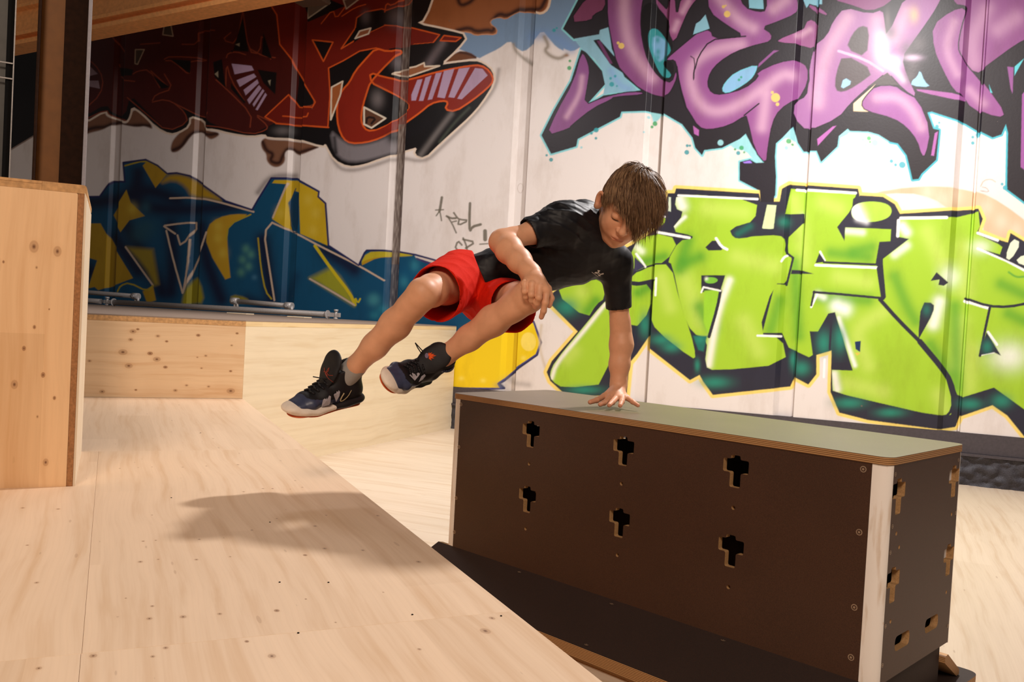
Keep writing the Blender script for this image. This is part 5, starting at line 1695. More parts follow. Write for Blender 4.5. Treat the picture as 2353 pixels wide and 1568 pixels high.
def build_head(f):
    f.op(*hell((0, .022, -.018), (.073, .090, .090)), k=.02)
    f.op(*hell((0, -.022, .016), (.059, .080, .064)), k=.025)
    f.op(*hell((0, -.062, .034), (.043, .040, .040)), k=.022)
    f.op(*hcap((0, -.094, .056), (0, -.094, .060), .0155), k=.02)
    for s in (-1, 1):
        f.op(*hcap((.030 * s, -.032, .050), (.034 * s, -.040, .046), .024), k=.022)      # cheeks
        f.op(*hcap((.046 * s, -.055, .012), (.020 * s, -.088, .044), .014), k=.022)      # jaw line
        f.op(*hcap((.012 * s, .026, .078), (.040 * s, .026, .062), .0085), k=.012)       # brow
        f.op(*hell((.031 * s, .006, .086), (.015, .0105, .014)), k=.010, mode='sub')     # socket
        f.op(*hell((.031 * s, .005, .0655), (.0145, .0115, .0125)), k=.004)              # lowered lid
    f.op(*hcap((0, .016, .078), (0, -.018, .096), .0075, .0095), k=.012)                 # nose bridge
    f.op(*hell((0, -.023, .098), (.0105, .009, .0105)), k=.008)
    for s in (-1, 1):
        f.op(*hell((.0115 * s, -.026, .088), (.0070, .0060, .0080)), k=.006)
        f.op(*hell((.0055 * s, -.032, .093), (.0030, .0030, .0040)), k=.002, mode='sub')
    f.op(*hell((0, -.055, .070), (.026, .018, .018)), k=.016)                            # muzzle
    f.op(*hcap((-.015, -.0535, .0835), (0, -.0515, .0885), .0042, .0050), k=.005)
    f.op(*hcap((.015, -.0535, .0835), (0, -.0515, .0885), .0042, .0050), k=.005)
    f.op(*hcap((-.012, -.0625, .0825), (.012, -.0625, .0825), .0056), k=.005)
    f.op(*hcap((-.019, -.0580, .0845), (0, -.0572, .0925), .0013), k=.002, mode='sub')
    f.op(*hcap((.019, -.0580, .0845), (0, -.0572, .0925), .0013), k=.002, mode='sub')
    f.op(*hcap((-.010, -.073, .084), (.010, -.073, .084), .004), k=.008, mode='sub')
    for s in (-1, 1):
        # ears
        e0 = (.0765 * s, -.010, -.006)
        ax = np.array([HS * s * .72 + HF * .62, HU * .97 - HF * .2, HF]); ax[0] /= np.linalg.norm(ax[0])
        ax[1] = ax[1] - ax[0] * (ax[1] @ ax[0]); ax[1] /= np.linalg.norm(ax[1]); ax[2] = np.cross(ax[0], ax[1])
        c = hp(*e0)
        f.op(*ell(c + HS * s * .006, (.0065, .0305, .0180), ax), k=.005)
        f.op(*ell(c + HS * s * .0060 + ax[0] * .0080 + HU * .004, (.0095, .0205, .0118), ax), k=.002, mode='sub')
        f.op(*ell(c + HS * s * .008 - HU * .0245, (.0060, .0090, .0080), ax), k=.006)


def tiled(build, lo, hi, h, N_=60):
    """one continuous surface from a large field worked out in tiles"""
    lo = np.array(lo); n = np.ceil((np.array(hi) - lo) / (h * N_)).astype(int)
    V, K, Q = [], [], []
    for ci_ in np.ndindex(*n):
        f = Field.__new__(Field)
        off = np.array(ci_) * N_
        f.lo = lo + h * off; f.h = h; f.n = np.array([N_ + 2] * 3)
        f.ax = [(lo[i] + h * (off[i] + np.arange(N_ + 2))).astype(np.float32) for i in range(3)]
        f.d = np.full(f.n, .06, np.float32)
        build(f)
        if f.d.min() > 0 or f.d.max() < 0: continue
        v, q, ci = nets(f.d, f.lo, h, None, True)
        g_ = ci + off
        key = (g_[:, 0] * 4096 + g_[:, 1]) * 4096 + g_[:, 2]
        V.append(v); K.append(key); Q.append(key[q])
    V = np.concatenate(V); K = np.concatenate(K); Q = np.concatenate(Q)
    uk, first = np.unique(K, return_index=True)
    v = V[first]; q = np.searchsorted(uk, Q)
    used = np.unique(q); re_ = np.full(len(v), -1); re_[used] = np.arange(len(used))
    return v[used], re_[q]


ALLJ = np.array([SH_R, EL_R, WR_R, SH_L, EL_L, WR_L, HC, HIP_R, KN_R, AN_R, HIP_L, KN_L, AN_L, HANDL['fing'][0][-1][0], HANDL['fing'][4][-1][0], HANDR['fing'][3][-1][0]])
parts_ = [tiled(build_body, ALLJ.min(0) - .13, ALLJ.max(0) + .13, .0019)]
boxes = []
for c, r in ((HC, .125), (mid(HANDL['pc'], HANDL['fing'][2][2][0], .5), .085), (mid(HANDR['pc'], HANDR['fing'][2][2][0], .5), .075)):
    boxes.append((np.asarray(c) - r, np.asarray(c) + r))


def inbox(p, lo, hi, m=0.0): return np.all((p > lo + m) & (p < hi - m), 1)



SKIN = np.array(lin((226, 168, 132))[:3])


def skin_tint(v):
    c = np.ones((len(v), 3)) * SKIN
    l = (v - HC) @ HAX.T
    x, y, z = l[:, 0], l[:, 1], l[:, 2]
    near = np.linalg.norm(l, axis=1) < .16

    def g(cx, cy, cz, rx, ry, rz): return np.exp(-(((np.abs(x) - cx) / rx) ** 2 + ((y - cy) / ry) ** 2 + ((z - cz) / rz) ** 2))
    lip = np.clip(g(0, -.0575, .090, .018, .0085, .02) * 1.6, 0, 1) * near
    c = c * (1 - .55 * lip[:, None]) + np.array(lin((176, 86, 70))[:3]) * .55 * lip[:, None]
    brow = np.clip(g(.030, .026, .075, .018, .0050, .03) * 1.5 - .25, 0, 1) * near
    c = c * (1 - .75 * brow[:, None]) + np.array(lin((70, 44, 30))[:3]) * .75 * brow[:, None]
    lash = np.clip(g(.031, -.0035, .074, .0140, .0034, .02) * 1.9 - .3, 0, 1) * near
    c = c * (1 - .9 * lash[:, None]) + np.array(lin((34, 20, 14))[:3]) * .9 * lash[:, None]
    ear = g(.080, .0, -.008, .012, .03, .03) * near
    c = c * (1 - .4 * ear[:, None]) + np.array(lin((206, 110, 80))[:3]) * .4 * ear[:, None]
    for s_ in (-1, 1):
        e_ = np.exp(-(((x - .079 * s_) / .008) ** 2 + ((y + .008) / .014) ** 2 + ((z + .001) / .008) ** 2)) * near * .6
        c = c * (1 - e_[:, None]) + np.array(lin((150, 72, 52))[:3]) * e_[:, None]  # shade in the ear hollow, put into the skin colour
    ck = g(.034, -.035, .06, .02, .02, .03) * near
    c = c * (1 - .2 * ck[:, None]) + np.array(lin((210, 120, 90))[:3]) * .2 * ck[:, None]
    for H_ in (HANDL, HANDR):
        for fg in H_['fing']:
            dd = np.linalg.norm(v - fg[-1][0], axis=1)
            k = np.clip(np.exp(-(dd / .011) ** 2), 0, 1) * .35
            c = c * (1 - k[:, None]) + np.array(lin((214, 120, 96))[:3]) * k[:, None]
    return c


m_skin, nt, b = new_mat('skin', .5, .4)
vc = N(nt, 'ShaderNodeVertexColor'); vc.layer_name = 'tint'
p_, _ = coords(nt)
no = N(nt, 'ShaderNodeTexNoise'); no.inputs['Scale'].default_value = 30; no.inputs['Detail'].default_value = 4; nt.links.new(p_, no.inputs['Vector'])
nt.links.new(mixc(nt, 1.0, vc.outputs[0], ramp(nt, no.outputs[0], [(.3, (.92, .9, .88, 1)), (.7, (1.06, 1.05, 1.04, 1))]), 'MULTIPLY'), b.inputs['Base Color'])
b.inputs['Subsurface Weight'].default_value = .12
b.inputs['Subsurface Radius'].default_value = (.012, .004, .002)
b.inputs['Subsurface Scale'].default_value = .6
n3 = N(nt, 'ShaderNodeTexNoise'); n3.inputs['Scale'].default_value = 420; nt.links.new(p_, n3.inputs['Vector'])
bump(nt, b, n3.outputs[0], .06, .001)

boy = empty('person', tuple(PELV * [1, 1, 0] + np.array([0, 0, HANDL['fing'][2][-1][0][2]])), 'person in a black t-shirt and red shorts vaulting over the brown box on one hand', 'person')
body = field_ob('body', parts_, m_skin, boy, 1, skin_tint)

# ---------------------------------------------------------------- clothes
m_shirt, nt, b = new_mat('black_sports_fabric', .55, .35)
p_, _ = coords(nt)
no = N(nt, 'ShaderNodeTexNoise'); no.inputs['Scale'].default_value = 700; nt.links.new(p_, no.inputs['Vector'])
nt.links.new(ramp(nt, no.outputs[0], [(.3, lin((9, 9, 14))), (.7, lin((17, 17, 24)))]), b.inputs['Base Color'])
bump(nt, b, no.outputs[0], .05, .001)
m_red, nt, b = new_mat('red_jersey', .85, .1)
p_, _ = coords(nt)
no = N(nt, 'ShaderNodeTexNoise'); no.inputs['Scale'].default_value = 500; nt.links.new(p_, no.inputs['Vector'])
nt.links.new(ramp(nt, no.outputs[0], [(.3, lin((204, 30, 12))), (.7, lin((224, 42, 20)))]), b.inputs['Base Color'])
bump(nt, b, no.outputs[0], .06, .001)
m_logo = plain('white_print', (226, 220, 214), .6, .3, var=.02)


def folds(seed, amp, fr0, fr1, n=7, stretch=None):
    r_ = np.random.RandomState(seed)
    ws = []
    for i in range(n):
        k = r_.randn(3); k /= np.linalg.norm(k)
        if stretch is not None: k = k - stretch * (k @ stretch) * .8
        ws.append((k * r_.uniform(fr0, fr1), r_.uniform(0, 6.28), r_.uniform(.5, 1)))

    def fn(X, Y, Z):
        a = 0
        for k, ph, w in ws:
            a = a + w * (1 - np.abs(np.sin(k[0] * X + k[1] * Y + k[2] * Z + ph + .9 * np.sin(20 * X + ph) + .7 * np.sin(17 * Z + ph * 2)))) ** 2
        return a * amp / n * 2.5
    return fn


SL_R = mid(SH_R, EL_R, .52); SL_L = mid(SH_L, EL_L, .60)
fs = Field(np.array([SH_R, SH_L, PELV, NECK, SL_R, SL_L]).min(0) - .14, np.array([SH_R, SH_L, PELV, NECK, SL_R, SL_L]).max(0) + .14, .0030)
MS = mid(SH_R, SH_L, .5)
HEM = mid(PELV, WAIST, .18)
fs.op(*loft(HEM - TUP * .02, WAIST, (.103, .080), (.100, .078), SIDE), k=.03)
fs.op(*loft(WAIST, CHEST, (.100, .078), (.122, .080), SIDE), k=.04)
fs.op(*loft(CHEST, MS + TUP * .012, (.122, .080), (.118, .062), SIDE), k=.03)
fs.op(*cap(SH_R, SH_L, .052, .050), k=.03)
fs.op(*cap(J(1342, 506, 2.74), NECK - TUP * .01, .050, .048), k=.03)
fs.op(*cap(SH_R + TUP * .01, J(1338, 506, 2.70), .050, .050), k=.04)
fs.op(*cap(J(1340, 508, 2.73), J(1366, 512, 2.75), .050, .048), k=.03)
fs.op(*cap(J(1250, 560, 2.76), J(1342, 512, 2.74), .05, .05), k=.04)
fs.op(*cap(SH_R, SL_R, .049, .046), k=.03)
fs.op(*cap(SH_L, SL_L, .050, .0415), k=.03)
# loose cloth between chest and upper arm
fs.op(*cap(mid(CHEST, SH_L, .6), mid(SH_L, EL_L, .12), .05, .040), k=.03)
fs.op(*cap(mid(CHEST, SH_R, .75), mid(SH_R, EL_R, .22), .045, .040), k=.03)
sl, G = fs.win(fs.lo, fs.lo + fs.h * fs.n)
fo = folds(4, .0050, 40, 90, 9)
fo2 = folds(9, .0115, 60, 115, 5, SIDE)
wR = np.exp(-(((G[0] - SH_R[0]) ** 2 + (G[1] - SH_R[1]) ** 2 + (G[2] - SH_R[2]) ** 2) / .012))
wW = np.exp(-(((G[0] - WAIST[0] + .04) ** 2 + (G[1] - WAIST[1]) ** 2 + (G[2] - WAIST[2]) ** 2) / .012))
fs.d[:] += -(fo(*G) * (.55 + .6 * wR + .4 * wW) + fo2(*G) * (.9 * wR + .4 * wW)).astype(np.float32) + .0012
ax_l = (EL_L - SH_L) / np.linalg.norm(EL_L - SH_L); ax_r = (EL_R - SH_R) / np.linalg.norm(EL_R - SH_R)


def cut_end(f, p, n, c, r):
    """trim the sleeve / leg end by a plane, only near it; f: field"""
    lo = np.asarray(c) - r; hi = np.asarray(c) + r
    f.op(lo, hi, lambda X, Y, Z: np.maximum((-half(p, n)(X, Y, Z)), np.sqrt((X - c[0]) ** 2 + (Y - c[1]) ** 2 + (Z - c[2]) ** 2) - r), k=.0015, mode='sub')


ALL = (fs.lo, fs.lo + fs.h * fs.n)
cR = SL_R + ax_r * .09; cL = SL_L + ax_l * .09
nr_cut = ax_r * .94 + cv(-.1, -.15, 0) * .2
cut_end(fs, SL_R + ax_r * .012, nr_cut, SL_R + ax_r * .09, .105)
cut_end(fs, SL_L + ax_l * .012, ax_l, SL_L + ax_l * .09, .105)
cut_end(fs, HEM, -TUP, HEM - TUP * .10, .15)
fs.op(*cap(mid(SH_R, EL_R, .40), mid(SH_R, EL_R, .8), .0415, .0405), k=.003, mode='sub')
fs.op(*cap(mid(SH_L, EL_L, .46), mid(SH_L, EL_L, .9), .037, .0365), k=.003, mode='sub')
# neck opening
fs.op(*cap(NECK + TUP * .012, hp(0, -.05, -.028), .046, .05), k=.004, mode='sub')
shirt = field_ob('t_shirt', [fs.mesh()], m_shirt, boy, 2)
# turned collar band
bm = bmesh.new()
cax = hp(0, -.05, -.028) - (NECK + TUP * .012); cax /= np.linalg.norm(cax)
cu_ = np.cross(cax, V_C); cu_ /= np.linalg.norm(cu_); cw_ = np.cross(cax, cu_)
cc0 = NECK + TUP * .012 + cax * .004
rg = [cc0 + cu_ * .0485 * math.cos(a) + cw_ * .0485 * math.sin(a) for a in np.linspace(0, 2 * math.pi, 40, endpoint=False)]
for i in range(40): add_tube(bm, rg[i], rg[(i + 1) % 40], .0042, 8, caps=False)
bmesh.ops.remove_doubles(bm, verts=bm.verts, dist=.0006)
o = bm_ob('collar', bm, m_shirt, None, True); adopt(o, shirt)

# shorts
HMR = mid(HIP_R, KN_R, .70); HML = mid(HIP_L, KN_L, .72)
HMR = HMR + cv(.25, -.5, 0) * .016; HML = HML + cv(-.2, -.5, 0) * .030
arr = np.array([HIP_R, HIP_L, PELV, WAIST, HMR, HML])
fp = Field(arr.min(0) - .15, arr.max(0) + .15, .0030)
WB = HEM + TUP * .004
fp.op(*loft(PELV - TUP * .015, WB, (.108, .086), (.103, .082), SIDE), k=.03)
txr = (KN_R - HIP_R) / np.linalg.norm(KN_R - HIP_R); txl = (KN_L - HIP_L) / np.linalg.norm(KN_L - HIP_L)
fp.op(*cap(HIP_R, HMR + txr * .03, .090, .080), k=.025)
fp.op(*cap(HIP_L, HML + txl * .03, .086, .074), k=.022)
sl, G = fp.win(fp.lo, fp.lo + fp.h * fp.n)
fo = folds(21, .006, 26, 55, 7)
fp.d[:] += -(fo(*G) * .9).astype(np.float32) + .0025
cut_end(fp, HMR, txr * .85 + cv(-.5, .12, 0) * .45, HMR + txr * .10, .125)
cut_end(fp, HML, txl * .9 + cv(.2, .10, 0) * .4, HML + txl * .10, .125)
cut_end(fp, WB, TUP, WB + TUP * .10, .16)
fp.op(*cap(mid(HIP_R, HMR, .35), HMR + txr * .06, .072, .0775), k=.004, mode='sub')
fp.op(*cap(mid(HIP_L, HML, .35), HML + txl * .06, .066, .0715), k=.004, mode='sub')
shorts = field_ob('shorts', [fp.mesh()], m_red, boy, 2)

bpy.context.view_layer.update()
del fs, fp


def bvh_of(ob):
    me = ob.data
    n = len(me.vertices); co = np.empty(n * 3, np.float32); me.vertices.foreach_get('co', co)
    return BVHTree.FromPolygons([Vector(c) for c in co.reshape(-1, 3)], [tuple(p.vertices) for p in me.polygons])


def decal(name, shapes, ob, bvh, mat, off=.0012, parent=None):
    """thin printed / stitched patch lying on the surface of a garment; outlines are lists of measured points"""
    bm = bmesh.new()
    for sh in shapes:
        cen = np.mean(sh, 0)
        ok = []
        for q in list(sh):
            d_ = Vector(ray(q[0], q[1])).normalized()
            hit = bvh.ray_cast(Vector(CAM), d_)
            if hit[0] is None: ok = []; break
            ok.append(bm.verts.new(hit[0] + hit[1] * off))
        if len(ok) < 3: continue
        d_ = Vector(ray(*cen)).normalized(); hit = bvh.ray_cast(Vector(CAM), d_)
        if hit[0] is None: continue
        c_ = bm.verts.new(hit[0] + hit[1] * (off + .0004))
        for i in range(len(ok)):
            bm.faces.new((ok[i], ok[(i + 1) % len(ok)], c_))
    o = bm_ob(name, bm, mat, None)
    adopt(o, parent or ob)
    return o


def ribbon(ps, w0, w1=None):
    """outline of a stroke with changing width, as small quads"""
    ps = np.array(ps, float); w1 = w0 if w1 is None else w1
    ps = chaikin(ps, 1, False)
    out = []
    n = len(ps)
    for i in range(n - 1):
        d_ = ps[i + 1] - ps[i]; nn_ = np.array([-d_[1], d_[0]]) / (np.linalg.norm(d_) + 1e-9)
        a = w0 + (w1 - w0) * i / (n - 1); c = w0 + (w1 - w0) * (i + 1) / (n - 1)
        out.append([ps[i] + nn_ * a / 2, ps[i + 1] + nn_ * c / 2, ps[i + 1] - nn_ * c / 2, ps[i] - nn_ * a / 2])
    return out


def Z1(x, y): return (1050 + x / 4.4808, 350 + y / 4.4808)


bs = bvh_of(shirt)
lg = []
lg.append([Z1(*q) for q in ((1446, 1210), (1474, 1216), (1462, 1232), (1462, 1240), (1450, 1236))])
lg.append([Z1(*q) for q in ((1410, 1240), (1432, 1228), (1450, 1238), (1438, 1248), (1424, 1246))])
lg.append([Z1(*q) for q in ((1474, 1250), (1508, 1240), (1512, 1254), (1492, 1258), (1476, 1262))])
lg.append([Z1(*q) for q in ((1452, 1258), (1470, 1258), (1482, 1272), (1462, 1274), (1456, 1268))])
lg += ribbon([Z1(1440, 1240), Z1(1456, 1238), Z1(1474, 1252), Z1(1470, 1262)], 1.2)
lg += ribbon([Z1(1446, 1242), Z1(1450, 1254), Z1(1464, 1264)], 1.2)
lg += ribbon([Z1(1386, 1232), Z1(1422, 1258), Z1(1454, 1280)], 1.0, .5)
decal('chest_logo', lg, shirt, bs, m_logo)

# ---------------------------------------------------------------- shoes and sock
m_black = plain('black_shoe_mesh', (20, 18, 22), .55, .4, var=.3, scale=300, bmp=.2)
m_navy = plain('navy_toe_cap', (60, 66, 92), .4, .45, var=.1)
m_sole = plain('off_white_rubber', (242, 228, 212), .6, .3, var=.05)
m_orange = plain('orange_outsole', (206, 92, 40), .55, .35, var=.08)
m_sock = plain('grey_ribbed_sock', (168, 164, 160), .85, .2, var=.15, scale=200, bmp=.3)
m_silver = plain('silver_patch', (176, 170, 178), .45, .4, var=.06)
m_flame = plain('orange_embroidery', (222, 84, 30), .7, .2, var=.1)
m_gold = plain('pale_gold_stitch', (206, 190, 150), .5, .3, var=.06)


def make_shoe(an, t, u, sc):
    t = t / np.linalg.norm(t); u = u - t * (u @ t); u /= np.linalg.norm(u); w = np.cross(u, t)
    A = np.array([t, w, u])

    def L(x, y, z): return an + (t * x + w * y + u * z) * sc
    lo = np.min([L(x, y, z) for x in (-.09, .22) for y in (-.07, .07) for z in (-.1, .14)], 0)
    hi = np.max([L(x, y, z) for x in (-.09, .22) for y in (-.07, .07) for z in (-.1, .14)], 0)
    S = 0.0013 * 1.4

    def ch(f, rows, k=.012):
        for (a, ra), (b_, rb) in zip(rows[:-1], rows[1:]):
            f.op(*loft(L(*a), L(*b_), tuple(q * sc for q in ra), tuple(q * sc for q in rb), w), k=k)

    def cp(f, a, b_, ra, rb, k, sq=None, mode='add'):
        f.op(*cap(L(*a), L(*b_), ra * sc, rb * sc, (u, sq) if sq else None), k=k, mode=mode)
    # upper
    f = Field(lo, hi, S)
    ch(f, [((-.030, 0, -.036), (.030, .032)), ((.02, 0, -.030), (.032, .036)), ((.07, 0, -.034), (.038, .030)), ((.115, 0, -.044), (.041, .022)), ((.150, 0, -.050), (.034, .016))])
    cp(f, (-.018, 0, -.02), (-.020, 0, .034), .034, .037, .02)
    cp(f, (.03, 0, -.01), (.012, 0, .034), .030, .034, .02)
    f.op(L(0, 0, 0) - .2, L(0, 0, 0) + .2, lambda X, Y, Z: -half(L(0, 0, .042), u * .95 + t * .28)(X, Y, Z), k=.004, mode='sub')
    cp(f, (-.012, 0, .0), (-.010, 0, .08), .029, .032, .004, None, 'sub')
    up = field_ob('shoe', [f.mesh()], [m_black, m_navy], None, 1)
    lc = (np.array([v.co[:] for v in up.data.vertices]) - an) @ A.T / sc
    pi = np.zeros(len(up.data.polygons), np.int32)
    for i, p in enumerate(up.data.polygons):
        c = lc[p.vertices[0]]
        if c[0] > .128 or c[2] < -.040 + max(0, c[0] - .05) * .18 and c[0] > .03: pi[i] = 1
    up.data.polygons.foreach_set('material_index', pi)
    adopt(up, boy)
    # sole: pale forefoot cup, dark heel unit
    f = Field(lo, hi, S)
    cp(f, (.045, 0, -.066), (.10, 0, -.066), .036, .0445, .01, .38); cp(f, (.10, 0, -.066), (.132, 0, -.061), .0445, .043, .01, .38); cp(f, (.132, 0, -.061), (.152, 0, -.053), .043, .036, .01, .42)
    f.op(L(0, 0, 0) - .3, L(0, 0, 0) + .3, lambda X, Y, Z: half(L(.04, 0, 0), t)(X, Y, Z) + 0 * X, k=.002, mode='sub')
    s1 = field_ob('forefoot_sole', [f.mesh()], m_sole, None, 1); adopt(s1, up)
    f = Field(lo, hi, S)
    cp(f, (-.034, 0, -.060), (.005, 0, -.064), .0345, .035, .01, .5); cp(f, (.005, 0, -.064), (.050, 0, -.066), .035, .035, .01, .42)
    s2 = field_ob('heel_sole', [f.mesh()], m_black, None, 1); adopt(s2, up)
    f = Field(lo, hi, S)
    for a, ra, b_, rb in (((-.03, 0, -.077), .030, (.03, 0, -.078), .030), ((.03, 0, -.078), .030, (.10, 0, -.079), .041), ((.10, 0, -.079), .041, (.135, 0, -.074), .040), ((.135, 0, -.074), .040, (.156, 0, -.060), .030)):
        cp(f, a, b_, ra - .004, rb - .004, .002, .17)
    s3 = field_ob('outsole', [f.mesh()], m_orange, None, 1); adopt(s3, up)
    # tall padded tongue
    f = Field(lo, hi, S)
    tn = t * .96 + u * .28; tn /= np.linalg.norm(tn)
    for a, ra, b_, rb in (((.062, 0, .0), .026, (.048, 0, .030), .036), ((.048, 0, .030), .036, (.038, 0, .052), .039)):
        f.op(*cap(L(*a), L(*b_), ra * sc, rb * sc, (tn, .30)), k=.01)
    tg = field_ob('tongue', [f.mesh()], m_black, None, 1); adopt(tg, up)
    # laces
    for i, (x, z, hw_) in enumerate(((.052, .012, .024), (.066, .001, .024), (.080, -.006, .024), (.094, -.013, .022), (.107, -.020, .020))):
        bm = bmesh.new()
        pp = [L(x + .004 * math.cos(a * 1.5), y, z + .008 - .012 * (y / .026) ** 2) for a, y in zip(range(7), np.linspace(-hw_, hw_, 7))]
        for a, b_ in zip(pp[:-1], pp[1:]): add_tube(bm, a, b_, .0029, 8, caps=True)
        o = bm_ob('lace', bm, m_black, None, True); adopt(o, up)
    # heel pull tab / collar strap
    bm = bmesh.new()
    rr = [L(-.019 + .041 * math.cos(a), .041 * math.sin(a), .026 - .010 * math.cos(a)) for a in np.linspace(.9, 2 * math.pi - .9, 22)]
    for a, b_ in zip(rr[:-1], rr[1:]): add_tube(bm, a, b_, .0042, 8)
    o = bm_ob('collar_padding', bm, m_navy, None, True); adopt(o, up)
    return up, tg, L


shoe1, tong1, L1 = make_shoe(AN_R, cv(-.72, -.13, .68), cv(.06, .95, .32), 1.04)
shoe2, tong2, L2 = make_shoe(AN_L, cv(-.42, -.05, .90), cv(.72, .55, .40), 1.02)
# lace loops standing up
for up, pl in ((shoe1, [(770, 800 + 76), (752, 872), (719, 866)]), (shoe2, [(968, 812), (960, 800), (954, 788), (962, 797), (972, 808)])):
    bm = bmesh.new()
    Yb = 2.50 if up is shoe1 else 2.53
    q = [J(x, y, Yb) for x, y in pl]
    for a, b_ in zip(q[:-1], q[1:]): add_tube(bm, a, b_, .0016, 8)
    o = bm_ob('lace_end', bm, m_black, None, True); adopt(o, up)
# sock on the far-left foot
sh = (KN_R - AN_R) / np.linalg.norm(KN_R - AN_R)
arr = np.array([AN_R, AN_R + sh * .09])
f = Field(arr.min(0) - .06, arr.max(0) + .06, .0022)
f.op(*cap(AN_R - sh * .0, AN_R + sh * .066, .034, .0325), k=.01)
cut_end(f, AN_R + sh * .068, sh, AN_R + sh * .12, .06)
sl, G = f.win(f.lo, f.lo + f.h * f.n)
sock = field_ob('sock', [f.mesh()], m_sock, boy, 1)

S3 = lambda x, y: (630 + x / 5.6, 740 + y / 5.6)
b1 = bvh_of(shoe1); b2 = bvh_of(shoe2); t1 = bvh_of(tong1); t2 = bvh_of(tong2)
decal('silver_eyestay', [[S3(*q) for q in ((600, 1085), (625, 1000), (650, 985), (655, 1015), (672, 975), (680, 1010), (700, 950), (722, 960), (715, 1030), (700, 1060))]], shoe1, b1, m_silver, .0032)
decal('silver_eyestay', [[S3(*q) for q in ((755, 940), (775, 920), (785, 930), (800, 890), (815, 905), (825, 878), (842, 900), (832, 950), (790, 1020))]], shoe1, b1, m_silver, .0032)
decal('side_stripe', ribbon([S3(q[0] - 12, q[1] - 62) for q in ((905, 975), (865, 1040), (855, 1080), (900, 1065), (960, 1010), (1000, 940))], 2.8, 1.2), shoe1, b1, m_gold, .003)
decal('side_window', [[S3(*q) for q in ((520, 1245), (590, 1225), (650, 1215), (655, 1235), (620, 1255), (560, 1258))]], shoe1, bvh_of([c for c in shoe1.children if c.name.startswith('forefoot')][0]), m_black)
decal('embroidery', ribbon([S3(*q) for q in ((640, 640), (680, 650), (700, 690), (760, 690))], 1.6, 1) + ribbon([S3(*q) for q in ((650, 590), (655, 640), (690, 700))], 1.4, 1) + ribbon([S3(*q) for q in ((705, 595), (670, 650), (700, 640), (712, 590))], 1.4, 1) + ribbon([S3(*q) for q in ((660, 660), (690, 720), (760, 775))], 1.4, .8), tong1, t1, plain('dull_red_embroidery', (150, 56, 38), .7))
fl_ = []
for c0, tip in (((1985, 430), (2035, 395)), ((1995, 435), (2065, 415)), ((2000, 445), (2090, 435)), ((1998, 455), (2062, 470)), ((1992, 462), (2030, 495)), ((1985, 425), (2000, 390))):
    fl_.append([S3(c0[0], c0[1] - 14), S3((c0[0] + tip[0]) / 2, (c0[1] + tip[1]) / 2 - 10), S3(*tip), S3((c0[0] + tip[0]) / 2, (c0[1] + tip[1]) / 2 + 10), S3(c0[0], c0[1] + 14)])
decal('flame_embroidery', fl_, tong2, t2, m_flame)
decal('ball_embroidery', [[S3(1965 + 24 * math.cos(a), 435 + 34 * math.sin(a)) for a in np.linspace(0, 2 * math.pi, 12, endpoint=False)]], tong2, t2, plain('mauve_thread', (120, 104, 130), .7))
decal('silver_eyestay', [[S3(*q) for q in ((1730, 690), (1775, 660), (1790, 690), (1805, 655), (1820, 690), (1845, 655), (1868, 670), (1850, 700), (1800, 755))]], shoe2, b2, m_silver, .0032)
decal('silver_eyestay', [[S3(*q) for q in ((1850, 770), (1885, 700), (1925, 670), (1940, 690), (1900, 740))]], shoe2, b2, m_silver, .0032)
decal('side_stripe', ribbon([S3(*q) for q in ((1950, 770), (1905, 790), (1870, 830), (1890, 825), (1935, 790))], 1.8, 1), shoe2, b2, m_gold)

# ---------------------------------------------------------------- hair
m_hair, nt, b = new_mat('brown_hair', .48, .3)
p_, _ = coords(nt)
hi_ = N(nt, 'ShaderNodeVertexColor'); hi_.layer_name = 'tint'
nt.links.new(hi_.outputs[0], b.inputs['Base Color'])
SC = np.array([.0745, .0920, .0925]); SO = np.array([0, .024, -.018])


def scalp(th, ph):
    # ph from crown axis (up, leaning back), th around
    d_ = np.array([math.sin(ph) * math.sin(th), math.cos(ph), math.sin(ph) * math.cos(th)])
    return d_


def on_scalp(q):
    """is this head-local direction covered by hair"""
    x, y, z = SO + SC * q
    if z > .030 and y < .040 + .25 * max(0, abs(x) - .03): return False
    if z > -.01 and y < .012: return False
    if y < -.035: return False
    if abs(x) > .05 and y < .012 and z > -.04: return False
    return True


fh = Field(HC - .14, HC + .14, .0025)
fh.op(*ell(hp(*SO), SC + .003, HAX), k=.01)


def hair_mask(X, Y, Z):
    px, py, pz = X - HC[0], Y - HC[1], Z - HC[2]
    x = px * HS[0] + py * HS[1] + pz * HS[2]; y = px * HU[0] + py * HU[1] + pz * HU[2]; z = px * HF[0] + py * HF[1] + pz * HF[2]
    face_ = np.minimum(z - .028, .042 - y)         # >0 in the face
    side_ = np.minimum(z + .012, .014 - y)
    low = -.035 - y
    ear_ = np.minimum(np.minimum(np.abs(x) - .058, .006 - y), z + .032)
    return -np.maximum(np.maximum(face_, side_), np.maximum(low, ear_))


fh.op(HC - .14, HC + .14, hair_mask, k=.006, mode='sub') if False else None
sl, G = fh.win(HC - .15, HC + .15)
fh.d = np.maximum(fh.d, -hair_mask(*G)).astype(np.float32)
cv_, cf_ = fh.mesh()

rh = random.Random(8)
CROWN = np.array([.012, .115, -.045])      # head-local whorl
grav = HAX @ np.array([0, 0, -1.0])
verts, faces, tints = [], [], []


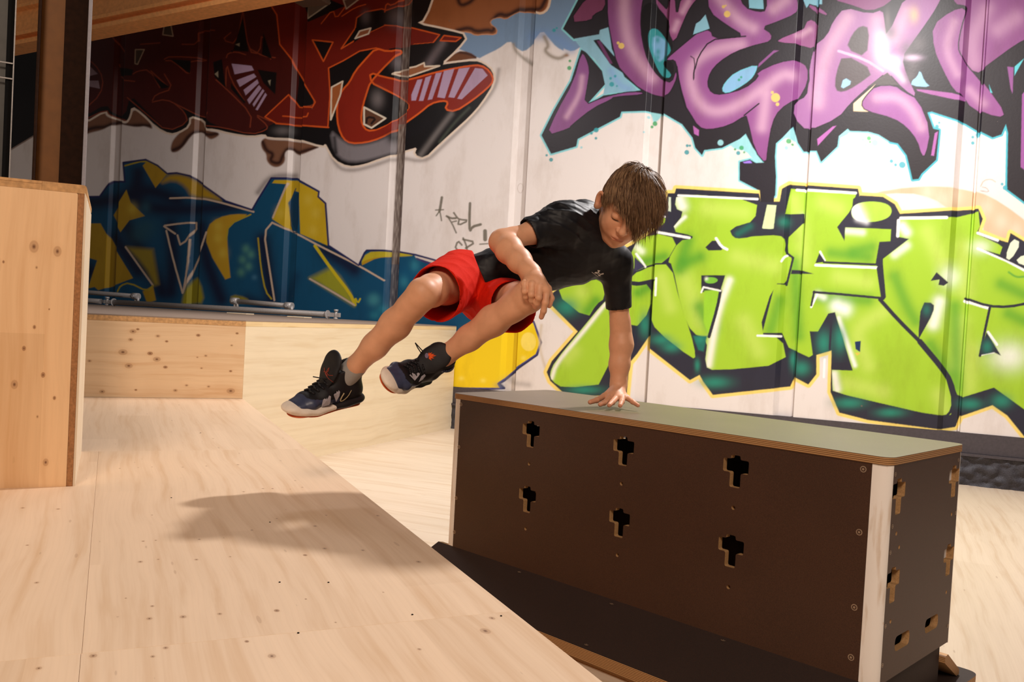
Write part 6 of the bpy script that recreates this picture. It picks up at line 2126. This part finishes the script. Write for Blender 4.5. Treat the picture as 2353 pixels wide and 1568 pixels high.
def strand(q, length, rad, lift, tone, fwd):
    n = 9
    p = SO + SC * q * (1 + .02)
    nrm = q / SC; nrm /= np.linalg.norm(nrm)
    away = p - CROWN; away = away - nrm * (away @ nrm); away /= (np.linalg.norm(away) + 1e-6)
    flow = away * (1 - fwd) + np.array([.55, 0, .8]) * fwd
    flow = flow - nrm * (flow @ nrm); flow /= (np.linalg.norm(flow) + 1e-6)
    d_ = flow * .9 + nrm * lift
    d_ /= np.linalg.norm(d_)
    pts_ = [p.copy()]
    st = length / n
    for i in range(n):
        d_ = d_ + grav * (.05 + .045 * i) + np.array([rh.gauss(0, .045), rh.gauss(0, .045), rh.gauss(0, .045)])
        d_ /= np.linalg.norm(d_)
        p = p + d_ * st
        # keep outside the head
        e = (p - SO) / (SC + .006 + lift * .02)
        r_ = np.linalg.norm(e)
        if r_ < 1: p = SO + e / r_ * (SC + .006 + lift * .02); 
        e2 = (p - np.array([0, -.022, .020])) / np.array([.064, .084, .076])
        r2_ = np.linalg.norm(e2)
        if r2_ < 1: p = np.array([0, -.022, .020]) + e2 / r2_ * np.array([.064, .084, .076])
        pts_.append(p.copy())
    base = len(verts)
    for i, c in enumerate(pts_):
        t_ = pts_[min(i + 1, n)] - pts_[max(i - 1, 0)]; t_ /= np.linalg.norm(t_) + 1e-9
        nn_ = np.cross(t_, nrm); nn_ /= np.linalg.norm(nn_) + 1e-9; mm = np.cross(t_, nn_)
        r_ = rad * (1 - (i / n) ** 2.2 * .93)
        for k in range(3):
            a = 2 * math.pi * k / 3 + .5
            w_ = c + nn_ * r_ * 1.7 * math.cos(a) + mm * r_ * .8 * math.sin(a)
            verts.append(HC + w_ @ HAX)
            tints.append(tone * (1 + .35 * i / n))
    for i in range(n):
        for k in range(3):
            a = base + i * 3 + k; b2_ = base + i * 3 + (k + 1) % 3
            faces.append((a, b2_, b2_ + 3, a + 3))


tonec = [np.array(lin(c)[:3]) for c in ((92, 66, 44), (106, 78, 54), (122, 92, 66), (142, 112, 82), (76, 54, 36))]
made = 0
while made < 7000:
    q = np.array([rh.gauss(0, 1), rh.gauss(0, 1), rh.gauss(0, 1)]); q /= np.linalg.norm(q)
    if not on_scalp(q): continue
    x, y, z = SO + SC * q
    front = z > -.02 and y > .035
    top = y > .07
    sx = min(1, max(0, (x + .045) / .075))
    if front: L_ = rh.uniform(.026, .042) + sx * rh.uniform(.045, .075); fwd = .55; lift = rh.uniform(.02, .10) + sx * rh.uniform(.05, .38)
    elif top: L_ = rh.uniform(.035, .05) + sx * rh.uniform(.03, .055); fwd = .45; lift = rh.uniform(.03, .12) + sx * .12
    else: L_ = rh.uniform(.018, .035) * (1.5 if y > .03 else 1); fwd = .15; lift = rh.uniform(.02, .10)
    strand(q, L_ * (.82 if x > .055 else 1), rh.uniform(.0006, .0012), lift, rh.choice(tonec), fwd)
    made += 1
hv = np.array(verts); hf_ = np.array(faces)
# fringe locks: heavier clumps falling over brow and the far cheek
hair = field_ob('hair', [(cv_, cf_), (hv, hf_)], m_hair, boy, 0, lambda v: np.concatenate([np.ones((len(cv_), 3)) * tonec[4] * .8, np.array(tints)]))
